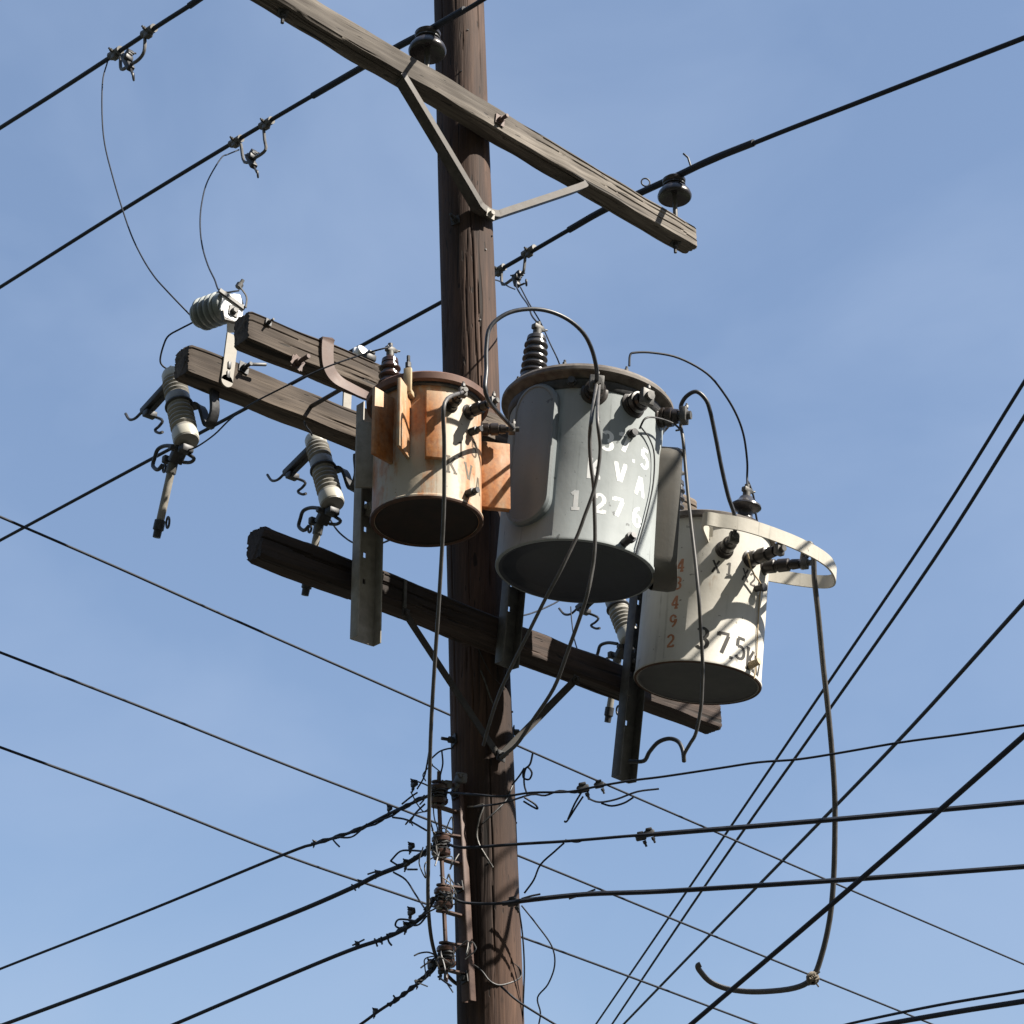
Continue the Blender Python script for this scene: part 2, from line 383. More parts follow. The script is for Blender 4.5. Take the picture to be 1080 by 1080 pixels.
# top arm, just in front of the pole
YU = -.125; ZU = 10.405; HU = .125; WU = .095
arm = thing('crossarm', 'long sunlit grey weathered timber crossarm across the top of the pole with angled steel braces', 'crossarm', (-.05, YU, ZU), GA)
timber(-1.50, 1.27, YU, ZU + .055, WU, HU, 3, .008, -.040).build('timber', M_arm, arm, 30)
FY = YU - WU / 2
b = MB(); P = on(527, 127, 1, FY); b.bolt(P, (0, -1, 0), .016, .018, True, .03); b.build('bolt', M_brst, arm)
b = MB(); P = on(712, 258, 1, YU); b.bolt(V3((P.x, YU, ZU + .055 - .04 * P.x - HU / 2)), (0, 0, -1), .014, .02, True, .03); b.build('bolt', M_dark, arm)
b = MB(); P = on(298, 20, 1, YU); b.bolt(V3((P.x, YU, ZU + .055 - .04 * P.x - HU / 2)), (0, 0, -1), .014, .02, True, .03); b.build('bolt', M_dark, arm)
b = MB()   # V brace of angle steel
zb = 9.99; pj = pole_axis(zb) + V3((0, -.128, 0))
A1 = on(413, 88, 2, ZU + .075 - HU / 2 - .004); A2 = on(611, 199, 2, ZU + .028 - HU / 2 - .004)
for E, sgn in ((A1, -1), (A2, 1)):
    b1 = pj + V3((sgn * .05, -.006, .0)); e0 = V3((E.x - sgn * .05, YU - .02, E.z - .05))
    path = smooth_path([pj + V3((0, -.006, -.012)), b1, b1 + (e0 - b1) * .12, e0, V3((E.x, YU - .02, E.z - .003))], 4)
    b.strap(path, .058, .007, (0, 1, .0)); b.strap([q + V3((0, -.027, .014)) for q in path], .005, .03, (0, 1, 0))
b.build('brace', M_brace, arm)
b = MB(); b.bolt(pj + V3((0, -.032, -.012)), (0, -1, 0), .014, .014); b.build('bolt', M_galv, arm)
# double arms carrying the transformers
ZM = 8.875; HM = .13; WM = .10
YF = -.178; YB = .185
FYF = YF - WM / 2; FYB = YB - WM / 2
armF = thing('crossarm', 'front timber of the double pair, with a brown steel hook over it', 'crossarm', (0, YF, ZM), GA)
timber(-1.31, 1.12, YF, ZM, WM, HM, 5).build('timber', M_armM, armF, 30)
armB = thing('crossarm', 'rear timber of the double pair, carrying fuse cutouts and an arrester at its end', 'crossarm', (0, YB, ZM), GA)
timber(-1.335, 1.12, YB, ZM, WM, HM, 8).build('timber', M_armM, armB, 30)
b = MB(); P = on(313, 383, 1, FYF); b.box(P + V3((0, -.004, 0)), (.05, .006, .05), Matrix.Rotation(.5, 3, 'Y')); b.bolt(P, (0, -1, 0), .016, .02, True, .05); b.build('bolt', M_brst, armF)
b = MB(); P = on(283, 340, 1, FYF); b.bolt(P, (0, -1, 0), .008, .01, True, .02); b.build('bolt', M_dark, armF)
b = MB(); P = on(257, 388, 1, FYB); b.bolt(P, (0, -1, 0), .014, .016, True, .03); b.beam(P + V3((0, -.04, 0)), P + V3((.07, -.05, .02)), .012, .012); b.build('bolt', M_dark, armB)
b = MB(); P = on(330, 400, 1, FYB); b.tube([V3((P.x, YF, ZM)), V3((P.x, YB, ZM))], .009, 8); b.build('spacer_rod', M_dark, armB)
# lower kicker arm
ZL = 7.985; HL = .125; WL = .10; YL = -.19
FYL = YL - WL / 2
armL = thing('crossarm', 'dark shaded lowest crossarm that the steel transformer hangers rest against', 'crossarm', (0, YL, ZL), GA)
timber(-1.2, 1.2, YL, ZL, WL, HL, 12, .012, -.044).build('timber', M_armShade, armL, 30)
zj = 7.515; pj = pole_axis(zj) + V3((-.035, -.126, 0))
for (sx, sy) in ((427, 652), (607, 722)):
    E = on(sx, sy, 1, FYL - .006); b = MB()
    E = V3((E.x, FYL - .006, E.z + .02)); j0 = pj + V3((0, -.006 if sx < 500 else -.013, 0))
    b.strap([j0, E], .029, .006, (E - j0).cross(V3((0, 1, 0)))); b.bolt(E + V3((0, -.003, 0)), (0, -1, 0), .011, .01); b.build('brace', M_blackst, armL)
b = MB(); b.bolt(pj + V3((0, -.016, 0)), (0, -1, 0), .013, .014, True, .02); b.build('bolt', M_dark, armL)
b = MB(); P = on(427, 626, 1, FYL - .004); b.box(P, (.014, .008, .11)); b.build('steel_tab', M_hw, armL)

# ------------------------------------------------------------------ pin insulators (on the top arm)
def pin_insulator(P, label):
    z0 = ZU + .055 - .04 * P.x + HU / 2
    t = thing('pin_insulator', label, 'insulator', (P.x, YU, z0), 'dark bell shaped pin insulators')
    M = Matrix.Translation((P.x, YU, z0)); zb = P.z - .075 - z0
    MB().lathe([(.013, 0), (.02, .004), (.02, .012), (.012, .014), (.012, zb + .05)], 12, M).build('pin', M_hw, t)
    MB().lathe([(.03, zb + .03), (.068, zb + .004), (.078, zb), (.083, zb + .006), (.084, zb + .016), (.078, zb + .034), (.062, zb + .056), (.050, zb + .066), (.047, zb + .085), (.056, zb + .094), (.058, zb + .106), (.045, zb + .116), (.040, zb + .122), (.028, zb + .117), (.014, zb + .116)], 40, M).build('bell', M_pin, t)
    b = MB(); b.ring(V3((P.x, YU, z0 + zb + .076)), .052, .005, (0, 0, 1)); b.build('tie_wire', M_dark, t); return z0 + zb + .122
PR = on(711, 196, 1, YU); PL = on(451, 42, 1, YU)
zR = pin_insulator(PR, 'dark bell shaped pin insulator near the right tip of the top crossarm')
zL = pin_insulator(PL, 'dark bell shaped pin insulator on the top crossarm directly beside the pole')

# ------------------------------------------------------------------ wires
def wire(name, label, cat, pts, r, m=M_wire, ext0=0, ext1=0, extra=None, group=None, sub=5, n=8):
    pts = [V3(q) for q in pts]
    sp = smooth_path(pts, sub)
    def span(p, d, L):      # the rest of the span: sags on, then rises to the next pole
        h = math.hypot(d.x, d.y); out = []
        for k in range(1, 25):
            t = k / 24 * L; q = p + d * t; q.z = p.z + d.z * t * (1 - t / L); out.append(q)
        return out
    if ext0: sp = span(sp[0], (sp[0] - sp[1]).normalized(), ext0)[::-1] + sp
    if ext1: sp = sp + span(sp[-1], (sp[-1] - sp[-2]).normalized(), ext1)
    b = MB(); b.tube(sp, r, n); base = pts[len(pts) // 2]
    o = b.build(name, m, None, 60, off=base); tag(o, label, cat, group)
    o['_w'] = tuple(base)
    return o
def child(o, b, name, m, smooth=35): return b.build(name, m, o, smooth)
def plane_x(l, X): return [on(x, y, 0, X) for x, y in l]
w3 = wire('power_conductor', 'thick primary wire from upper right over the arm tip insulator, passing behind the pole', 'power line',
     [on(1080, 40, 0, PR.x), on(990, 75, 0, PR.x), on(900, 110, 0, PR.x), on(800, 149, 0, PR.x), V3((PR.x, YU, zR)), on(640, 220, 0, PR.x), on(525, 286, 0, PR.x), on(465, 319, 0, PR.x), on(270, 425, 0, PR.x), on(130, 500, 0, PR.x), on(0, 570, 0, PR.x)], .0115, ext0=30, ext1=45)
b = MB(); b.tube(smooth_path([on(795, 150.5, 0, PR.x), on(750, 168.5, 0, PR.x), V3((PR.x, YU, zR + .002)), on(640, 220, 0, PR.x), on(600, 242.5, 0, PR.x)], 6), .0175, 10); child(w3, b, 'armor_rod', M_wire)
b = MB(); P = on(729, 177, 0, PR.x); b.tube([P, P + V3((-.02, 0, .05)), P + V3((-.03, .02, .08))], .005, 6); child(w3, b, 'tie_wire', M_dark)
b = MB(); P = on(681, 195, 0, PR.x); b.ring(P + V3((0, 0, .015)), .022, .004, (.5, .8, .1)); child(w3, b, 'tie_wire', M_dark)
w2 = wire('power_conductor', 'thick primary wire crossing behind the top crossarm down to the left edge at mid height', 'power line',
     [on(640, -85, 0, PL.x), on(512, -2, 0, PL.x), V3((PL.x, YU, zL)), on(380, 72, 0, PL.x), on(270, 136, 0, PL.x), on(130, 221, 0, PL.x), on(0, 303, 0, PL.x)], .0105, ext0=30, ext1=45)
b = MB(); b.tube(smooth_path([on(490, 10, 0, PL.x), V3((PL.x, YU, zL + .002)), on(420, 49, 0, PL.x), on(380, 72, 0, PL.x), on(330, 101, 0, PL.x)], 6), .016, 10); child(w2, b, 'armor_rod', M_wire)
XW1 = -1.28
w1 = wire('power_conductor', 'thick primary wire cutting across the top left corner', 'power line',
     plane_x([(300, -62), (212, -2), (170, 25), (120, 58), (60, 97), (0, 135)], XW1), .0105, ext0=30, ext1=45)
b = MB(); b.tube(plane_x([(240, -22), (200, 6)], XW1), .015, 10); child(w1, b, 'armor_rod', M_wire)

def stirrup(name, label, X, c1, c2, bail, hot, eye):
    """bail hung from two line clamps, hot line clamp gripping it"""
    Q = lambda q: on(q[0], q[1], 0, X)
    t = thing(name, label, 'line clamp', Q(c1), 'hot line clamps hanging from the primary wires')
    d = (Q(c2) - Q(c1)).normalized()
    for c in (c1, c2):
        b = MB(); P = Q(c); b.tube([P - d * .045, P + d * .045], .020, 10); b.box(P + V3((0, 0, -.01)), (.04, .03, .045), frame(d), .006)
        b.bolt(P + V3((-.015, 0, 0)), (-1, -.3, .1), .009, .012, False, .012); b.build('clamp', M_hw, t)
    MB().tube(smooth_path([Q(q) for q in bail], 4), .008, 8).build('bail', M_galvd, t)
    b = MB(); p0 = Q(hot[0]); p1 = Q(hot[1]); b.beam(p0, p1, .035, .03, ch=.008); mid = (p0 + p1) / 2
    b.lump(p0 + V3((.01, -.02, 0)), p1 - p0, .032); b.lump(mid + V3((-.01, -.02, .01)), V3((1, .2, 0)), .03)
    b.tube([p1, Q(eye)], .006, 6); e = Q(eye); b.ring(e + (e - p1).normalized() * .015, .016, .005, (.7, -.6, .1)); b.build('hot_clamp', M_dark, t)
    return t
stirrup('line_clamp', 'hot line clamp on the wire in the top left corner', XW1, (122, 56), (157, 33), [(153, 38), (152, 54), (146, 63), (136, 69), (128, 73), (127, 60)], [(131, 59), (138, 73)], (140, 79))
stirrup('line_clamp', 'hot line clamp hanging from the second wire left of the pole', PL.x, (249, 149), (281, 130), [(278, 134), (279, 147), (280, 158), (270, 166), (258, 171), (254, 152)], [(262, 164), (268, 176)], (271, 182))
stirrup('line_clamp', 'hot line clamp hanging immediately right of the pole above the grey transformer', PR.x, (526, 285), (558, 265), [(554, 270), (553, 281), (551, 288), (541, 294), (530, 300), (529, 284)], [(543, 291), (546, 302)], (553, 299))

# communication lines passing far behind the pole
for pts, lab in (([(0, 545), (120, 597), (250, 655), (470, 752), (556, 791), (800, 897), (1080, 1017)], 'highest of three thin parallel lines descending behind the pole from the left edge'),
                 ([(0, 688), (150, 746), (300, 806), (445, 862), (560, 908), (760, 990), (985, 1081)], 'middle one of three thin parallel lines descending behind the pole'),
                 ([(0, 788), (150, 843), (300, 902), (440, 950), (560, 992), (680, 1036), (800, 1081)], 'lowest of three thin parallel lines descending behind the pole')):
    wire('communication_line', lab, 'cable', [on(x, y, 1, 1.7) for x, y in pts], .0062, ext0=30, ext1=40)
# service wires sweeping down on the right
def far(pts, d0, d1, r, lab, m=M_wire, nm='service_wire'):
    p = px(pts, d0, d1)   # depth is linear in 1/d for a straight span
    L = [math.hypot(q[0] - pts[0][0], q[1] - pts[0][1]) for q in pts]
    p = [at(q[0], q[1], 1 / (1 / d0 + (1 / d1 - 1 / d0) * l / L[-1])) for q, l in zip(pts, L)]
    return wire(nm, lab, 'cable', p, r, m, ext0=25, ext1=30)
far([(1080, 403), (985, 555), (860, 740), (740, 917), (628, 1081)], 9.0, 19, .0092, 'leftmost of the steep thin wires on the right, ending lowest left')
far([(1080, 440), (985, 590), (870, 755), (750, 925), (645, 1081)], 9.0, 19, .0098, 'second steep thin wire on the right, running just beside its leftmost neighbour')
far([(1080, 635), (960, 768), (860, 872), (745, 990), (657, 1081)], 8.2, 17, .0098, 'diagonal wire on the right crossing the hanging cable about its middle')
far([(1080, 776), (960, 882), (850, 977), (728, 1081)], 5.6, 7.0, .0088, 'thickest diagonal wire at lower right crossing before the hooked cable end')
far([(1080, 1045), (990, 1060), (908, 1077), (880, 1084)], 6.3, 7.2, .0052, 'thin wire across the bottom right corner, upper one')
far([(1080, 1056), (1010, 1067), (930, 1081), (880, 1091)], 6.3, 7.2, .0095, 'thick black wire across the bottom right corner')

# ------------------------------------------------------------------ glyph strokes for stencilled numbers
def arc(cx, cy, rx, ry, a0, a1, n=14):
    return [(cx + rx * math.cos(math.radians(a0 + (a1 - a0) * i / n)), cy + ry * math.sin(math.radians(a0 + (a1 - a0) * i / n))) for i in range(n + 1)]
GL = {
 '1': [[(.10, .80), (.30, .97)], [(.32, 1), (.32, .04)], [(.12, .03), (.52, .03)]],
 '2': [arc(.30, .70, .23, .27, 165, -35), [(.49, .54), (.10, .10)], [(.06, .06), (.56, .06)], [(.54, .02), (.56, .2)]],
 '3': [arc(.28, .74, .21, .23, 150, -85), arc(.28, .27, .24, .24, 85, -150)],
 '4': [[(.42, 0), (.42, 1)], [(.40, .96), (.06, .32)], [(.04, .28), (.60, .28)], [(.28, .02), (.56, .02)]],
 '5': [[(.12, .96), (.52, .96)], [(.14, .92), (.12, .56)], arc(.28, .31, .25, .29, 125, -145)],
 '6': [arc(.30, .28, .23, .26, 0, 340), arc(.46, .40, .40, .56, 175, 95)],
 '7': [[(.05, .94), (.56, .94)], [(.52, .86), (.24, .02)], [(.07, .97), (.07, .80)]],
 '9': [arc(.28, .70, .21, .26, 10, 345), arc(.14, .60, .38, .56, 5, -75)],
 'K': [[(.12, 0), (.12, 1)], [(.20, .46), (.52, .96)], [(.26, .54), (.56, .04)], [(.0, .03), (.24, .03)], [(.0, .97), (.24, .97)], [(.44, .03), (.66, .03)]],
 'V': [[(.06, .97), (.28, .06)], [(.34, .06), (.56, .97)], [(-.04, .97), (.16, .97)], [(.46, .97), (.66, .97)]],
 'A': [[(.06, .03), (.28, .94)], [(.34, .94), (.56, .03)], [(.18, .32), (.44, .32)], [(-.04, .03), (.16, .03)], [(.46, .03), (.66, .03)]],
 'X': [[(.08, .96), (.54, .04)], [(.54, .96), (.36, .62)], [(.24, .40), (.08, .04)], [(-.0, .03), (.18, .03)], [(.44, .03), (.64, .03)]],
 '.': [[(.20, .07), (.36, .07)]],
}
# ------------------------------------------------------------------ transformers
class Tank:
    def __init__(s, label, pb, Y, R, lean, toward, name='transformer'):
        s.R = R; s.H = .7; s.Y = Y
        B = on(pb[0], pb[1], 1, Y)      # the tank hangs a little out of plumb
        zz = (V3((0, 0, 1)) + RT * lean - FH * toward).normalized(); yy = zz.cross(V3((1, 0, 0))).normalized()
        s.M = Matrix((yy.cross(zz), yy, zz)).transposed().to_4x4(); s.M.translation = B
        s.Mi = s.M.inverted()
        s.o = thing(name, label, 'transformer', None, 'pole mounted transformers', M=s.M)
    def cyl(s, x, y, R=None):
        """sighting -> (angle, height) on the tank wall"""
        R = R or s.R; o = s.Mi @ CAM; d = s.Mi.to_3x3() @ ray(x, y)
        A = d.x ** 2 + d.y ** 2; Bq = o.x * d.x + o.y * d.y; Cq = o.x ** 2 + o.y ** 2 - R * R
        disc = Bq * Bq - A * Cq
        t = (-Bq - math.sqrt(max(disc, 0))) / A; p = o + d * t
        return math.atan2(p.y, p.x), p.z
    def loc(s, x, y, dep): return s.Mi @ at(x, y, dep)
    def pt(s, ang, z, off=0): return V3(((s.R + off) * math.cos(ang), (s.R + off) * math.sin(ang), z))
    def wpt(s, ang, z, off=0): return s.M @ s.pt(ang, z, off)
    def text(s, name, glyphs, hpx, m, w=.17, width=.62):
        b = MB(); k = 0
        for (ch, x, y, *da) in glyphs:
            a0, z0 = s.cyl(x, y); a0 += da[0] if da else 0; h = hpx * depth(s.wpt(a0, z0)) / FPX / .91
            for st in GL[ch]:
                pts = []
                for p, q in zip(st, st[1:]):
                    n = max(1, int(math.hypot(q[0] - p[0], q[1] - p[1]) * h / .008))
                    pts += [(p[0] + (q[0] - p[0]) * i / n, p[1] + (q[1] - p[1]) * i / n) for i in range(n)]
                pts.append(st[-1]); off = .0003 + .00005 * (k % 7); k += 1; vs = []
                for i, (u, v) in enumerate(pts):
                    du = pts[min(i + 1, len(pts) - 1)][0] - pts[max(i - 1, 0)][0]; dv = pts[min(i + 1, len(pts) - 1)][1] - pts[max(i - 1, 0)][1]
                    L = math.hypot(du, dv) or 1; nx, ny = -dv / L * w / 2 * (1 if abs(dv) > abs(du) else .75), du / L * w / 2 * .75
                    for sg in (-1, 1):
                        uu = (u + sg * nx - .3) * width / .62 * h; vv = (v + sg * ny - .5) * h
                        vs.append(s.pt(a0 + uu / s.R, z0 + vv, off))
                b.add(vs, [(2 * i, 2 * i + 1, 2 * i + 3, 2 * i + 2) for i in range(len(pts) - 1)])
        return b.build(name, m, s.o, 60)
    def bushing(s, ang, z, L, r, m=M_blackp, up=.0, term=True, name='low_voltage_bushing'):
        d = V3((math.cos(ang), math.sin(ang), up)).normalized(); P = s.pt(ang, z, -.01); M = axis_m(P, d)
        prof = [(r * 1.25, 0), (r * 1.25, .012), (r, .016), (r, L * .35), (r * .82, L * .37), (r * .82, L * .43), (r * .98, L * .45), (r * .95, L * .72), (r * .7, L * .74), (r * .7, L * .8), (r * .78, L * .81), (r * .7, L)]
        o = MB().lathe(prof, 28, M).build(name, m, s.o)
        tip = P + d * (L + .03)
        if term:
            b = MB(); b.lathe([(r * .42, L - .004), (r * .42, L + .05)], 10, M); b.box(P + d * (L + .022), (.026, r * 1.3, r * 1.5), frame(d), .004)
            b.bolt(P + d * (L + .03) + V3((0, 0, r * .7)), (0, 0, 1), .008, .01, False, .01); b.build('terminal', M_hw, o)
        return o, s.M @ tip
    def hv(s, x, y, z, hgt, r, nsk, m, shape=None):
        P = V3((x, y, z)); M = Matrix.Translation(P); prof = [(r * .95, 0), (r * .95, hgt * .10)]
        z0 = hgt * .12; st = hgt * .66 / nsk
        for i in range(nsk):
            q = z0 + i * st; rr = r * (1 - .03 * i)
            prof += [(r * .68, q), (rr * .9, q + st * .08), (rr, q + st * .22), (rr * .98, q + st * .42), (r * .72, q + st * .62), (r * .68, q + st * .95)]
        zz = z0 + nsk * st; prof += [(r * .74, zz), (r * .70, zz + .016), (r * .42, zz + .026), (r * .36, zz + .03), (0.002, zz + .032)]
        if shape: prof = shape; zz = prof[-1][1] - .03
        o = MB().lathe(prof, 32, M).build('high_voltage_bushing', m, s.o)
        b = MB(); b.lathe([(r * .34, zz + .028), (r * .34, zz + .05), (r * .22, zz + .052), (r * .22, zz + .085)], 12, M)
        b.box(P + V3((0, 0, zz + .06)), (r * .9, r * .5, .022), None, .004); b.bolt(P + V3((r * .4, 0, zz + .06)), (1, 0, .4), .008, .01, False, .016); b.build('terminal', M_hw, o)
        return s.M @ (P + V3((0, 0, zz + .08)))
    def channel(s, xoff, z0, z1, m, w=.088, d=.045):
        """C channel hanger behind the tank, open to the street side, with bolt holes"""
        y1 = s.R + .045; b = MB(); t = .006; hz = [z for z in (z0 + .24 + .105 * i for i in range(20)) if z < z1 - .1]
        for sg in (-1, 1):
            b.box((xoff + sg * (w / 2 - t / 2), y1, (z0 + z1) / 2), (t, d, z1 - z0), None, .0015)
            b.box((xoff + sg * (.007 + w / 2 - t) / 2, y1 + d / 2 - t / 2, (z0 + z1) / 2), (w / 2 - t - .007, t, z1 - z0 - .0002))
        zc = z0
        for h in hz + [z1 + .011]:
            if h - .011 - zc > .001: b.box((xoff, y1 + d / 2 - t / 2, (zc + h - .011) / 2), (.014, t, h - .011 - zc))
            zc = h + .011
        o = b.build('hanger_channel', m, s.o)
        for zz in (s.H * .16, s.H * .82):
            l = MB(); l.box((xoff * .8, s.R + .012, zz), (.07, .07, .05), None, .006); l.bolt((xoff * .8 - .035, s.R + .02, zz), (-1, 0, 0), .01, .012); l.build('mounting_lug', m, s.o)
        return o
def tank_shell(R, H, lip=.006, taper=0.0, rec=.03):
    return MB().lathe([(R - .02, rec), (R - .012, 0), (R, 0), (R + lip, .003), (R + lip, .012), (R, .018), (R * (1 - taper), H * .5), (R * (1 - taper), H), (R - .05, H)], 160)

# --- rusty cream one on the left
T1 = Tank('smallest transformer, cream paint streaked with orange rust, box fins and open dark bottom', (450, 551), -.545, .198, -.012, -.03)
o1 = T1.o
tank_shell(.198, .475).build('tank', M_cream, o1)
MB().lathe([(.001, .02), (.176, .02), (.186, -.001), (.19, .004), (.001, .034)], 64).build('tank_bottom', M_rustshade, o1)
b = MB(); b.ring((0, 0, .004), .196, .009, (0, 0, 1), 64, 8); b.build('bottom_rim', M_rustdark, o1)
L1 = .466
lid = MB().lathe([(.17, L1), (.218, L1), (.226, L1 + .004), (.228, L1 + .028), (.220, L1 + .036), (.16, L1 + .052), (.08, L1 + .06), (.001, L1 + .062)], 64).build('lid', M_lidrust, o1)
b = MB(); b.ring((0, 0, L1 - .006), .203, .008, (0, 0, 1), 64, 6); b.build('gasket_shade_band', M_dark, o1)
for (x, y) in ((386, 476), (404, 468), (426, 460), (458, 470)):
    a, z = T1.cyl(max(x, 396), y); pass
FINS = [(T1.cyl(413, 470)[0], .29, .11, .014, .27, M_fin), (T1.cyl(431, 462)[0], .295, .115, .013, .275, M_fin), (T1.cyl(459, 470)[0], .285, .03, .072, .27, M_fin), (T1.cyl(507, 500)[0] + .40, .215, .118, .03, .27, M_fin)]
for i, (a, zc, dp, wd, hh, mm) in enumerate(FINS):
    rad = V3((math.cos(a), math.sin(a), 0)); Mx = frame(rad)
    b = MB(); b.box(rad * (.198 + dp / 2 - .008) + V3((0, 0, zc)), (dp, wd, hh), Mx, .0018); b.build('cooling_fin', mm, o1)
a = T1.cyl(396, 474)[0] - .34; rad = V3((math.cos(a), math.sin(a), 0))
MB().box(rad * .222 + V3((0, 0, .275)), (.075, .012, .27), frame(rad), .0015).build('side_plate', M_galv, o1)
tips1 = []
for (x, y, L, r) in ((475, 418, .09, .023), (494, 422, .10, .024), (508, 432, .10, .024)):
    a, z = T1.cyl(x, y); z = L1 - .085
    tips1.append(T1.bushing(a, z, L, r)[1])
for (x, y) in ((496, 456), (493, 521)):
    a, z = T1.cyl(x, y); d = V3((math.cos(a), math.sin(a), 0)); b = MB(); b.lathe([(.015, -.005), (.015, .03), (.011, .032), (.011, .05)], 12, axis_m(T1.pt(a, z), d)); b.build('ground_boss', M_dark, o1)
a, z = T1.cyl(433, 420); d = V3((math.cos(a), math.sin(a), 0))
b = MB(); b.box(d * .232 + V3((0, 0, L1 - .005)), (.016, .03, .10), frame(d), .004); b.box(d * .215 + V3((0, 0, L1 - .055)), (.04, .034, .02), frame(d), .004); b.build('lid_clamp', M_tan, o1)
b = MB(); b.bolt(d * .228 + V3((0, 0, L1 + .045)), (0, 0, 1), .012, .02, False, .03); b.build('clamp_bolt', M_dark, o1)
q = T1.Mi @ on(411, 398, 1, -.50)
HV1 = T1.hv(q.x, q.y, L1 + .035, .145, .043, 3, M_brownp)
T1.text('painted_number', [('1', 486, 474), ('5', 500, 474)], 17, M_mk_f, .15)
T1.text('painted_letters', [('K', 476, 490), ('V', 494, 498), ('A', 494, 504, .33)], 18, M_mk_g, .15)
T1.channel(-.075, -.405, .55, M_galv, .108)
# hook strap over the front arm
b = MB(); X0 = on(345, 375, 1, FYF - .008).x; Y0 = FYF - .006; zt = ZM + HM / 2 + .008
hp = [V3((X0, YF + .05, zt)), V3((X0, Y0 + .005, zt)), V3((X0, Y0, zt - .012)), V3((X0, Y0, ZM + .01)), V3((X0 + .01, Y0, ZM - .05)), V3((X0 + .045, Y0, ZM - .085)), V3((X0 + .10, Y0 - .01, ZM - .105)), V3((X0 + .2, Y0 - .035, ZM - .125)), V3((X0 + .26, Y0 - .06, ZM - .10))]
ho = MB(); ho.strap(smooth_path(hp[:3], 2)[:-1] + smooth_path(hp[2:], 5), .055, .01, (1, 0, .35)); ho.v = [T1.Mi @ v for v in ho.v]
ho.build('hanger_hook', M_brst, o1)

# --- big grey one in the middle
T2 = Tank('largest transformer, grey paint with white stencilled numbers, hanging in front of the pole', (606.5, 604), -.615, .301, .084, 0)
o2 = T2.o; H2 = .690
tank_shell(.301, H2, .003, .0, .028).build('tank', M_grey, o2)
MB().lathe([(.001, .010), (.27, .010), (.290, -.002), (.293, .004), (.001, .03)], 96).build('tank_bottom', M_undershade2, o2)
MB().lathe([(.25, H2 - .02), (.305, H2 - .018), (.322, H2 - .004), (.336, H2 - .002), (.340, H2 + .003), (.340, H2 + .016), (.328, H2 + .032), (.22, H2 + .055), (.1, H2 + .07), (.001, H2 + .072)], 80).build('lid', M_lidtan, o2)
MB().lathe([(.295, H2 - .062), (.304, H2 - .06), (.310, H2 - .05), (.311, H2 - .025), (.305, H2 - .02)], 96).build('gasket_shade_band', M_dark, o2)  # dark band standing in for the shaded gap under the lid
def panel(T, a0, z0, z1, wid, proud, name, m, n=14, taper=0.0):
    """raised cooling pocket with round ends, wrapped on the tank"""
    b = MB(); poly = []; hw = wid / 2; rr = hw * .92
    for c, s0 in ((z1 - rr, 0), (z0 + rr, 180)):
        for i in range(n + 1):
            t = math.radians(s0 + 180 * i / n); poly.append((hw * math.cos(t), c + rr * math.sin(t)))
    k = len(poly); vs = []; fs = []; cz = (z0 + z1) / 2
    for (sc, off) in ((1.0, -.004), (1.0, proud * .7), (.93, proud), (.86, proud), (.83, proud - .004)):
        for (u, z) in poly:
            zz = cz + (z - cz) * (1 - (1 - sc) * wid / (z1 - z0)); uu = u * sc
            vs.append(T.pt(a0 + uu / (T.R + off * .5), zz, off))
    lev = 5
    for l in range(lev - 1):
        for i in range(k): fs.append((l * k + i, l * k + (i + 1) % k, (l + 1) * k + (i + 1) % k, (l + 1) * k + i))
    o = (lev - 1) * k; h = k // 2          # cap as strips across
    for i in range(h - 1): fs.append((o + i, o + i + 1, o + k - 2 - i, o + k - 1 - i))
    return b.add(vs, fs).build(name, m, T.o, 30)
a, z = T2.cyl(563, 480); a1, zt1 = T2.cyl(565, 409); a2, zb1 = T2.cyl(563, 553)
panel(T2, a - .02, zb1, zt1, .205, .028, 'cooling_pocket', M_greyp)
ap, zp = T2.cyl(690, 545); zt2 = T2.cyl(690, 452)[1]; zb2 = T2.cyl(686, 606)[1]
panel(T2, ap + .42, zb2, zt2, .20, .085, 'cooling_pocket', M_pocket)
tips2 = []
for (x, y, L, r) in ((627, 414, .06, .042), (668, 427, .07, .042), (696, 441, .085, .040)):
    a, z = T2.cyl(x, y)
    tips2.append(T2.bushing(a, z, L, r)[1])
for (x, y) in ((604, 404), (665, 458)):
    a, z = T2.cyl(x, y); d = V3((math.cos(a), math.sin(a), 0)); MB().lathe([(.018, -.004), (.018, .014), (.014, .016), (.014, .03)], 14, axis_m(T2.pt(a, z), d)).build('plug', M_dark, o2)
a, z = T2.cyl(658, 573); d = V3((math.cos(a), math.sin(a), .25)).normalized()
MB().lathe([(.016, -.02), (.016, .03), (.02, .032), (.02, .05), (.012, .052), (.012, .062)], 12, axis_m(T2.pt(a, z), d)).build('drain_valve', M_dark, o2)
T2.text('painted_number', [('3', 641, 465), ('7', 659, 467), ('.', 669, 478), ('5', 680, 484)], 20, M_mk_w, .23)
T2.text('painted_letters', [('K', 626, 494), ('V', 654, 499), ('A', 675, 512)], 20, M_mk_w, .23)
T2.text('painted_number', [('1', 607, 527), ('2', 632, 531), ('7', 652, 535), ('6', 672, 545)], 20, M_mk_w, .23)
q = T2.Mi @ on(563, 392, 1, -.55)
HV2 = T2.hv(q.x, q.y, H2 + .09, .235, .054, 5, M_slatep)
q = T2.Mi @ on(712, 470, 1, -.37)
b = MB(); P = T2.Mi @ on(664, 388, 1, -.74); b.bolt(V3((P.x, P.y, H2 + .03)), (0, 0, 1), .01, .012, True, .015); b.build('lid_bolt', M_dark, o2)
for k in range(8):
    t = k * PI / 4 + .5; b = MB(); b.bolt((.31 * math.cos(t), .31 * math.sin(t), H2 + .032), (0, 0, 1), .009, .01, False, .012); b.build('lid_bolt', M_dark, o2)
T2.channel(.0, -.30, .82, M_galvd)
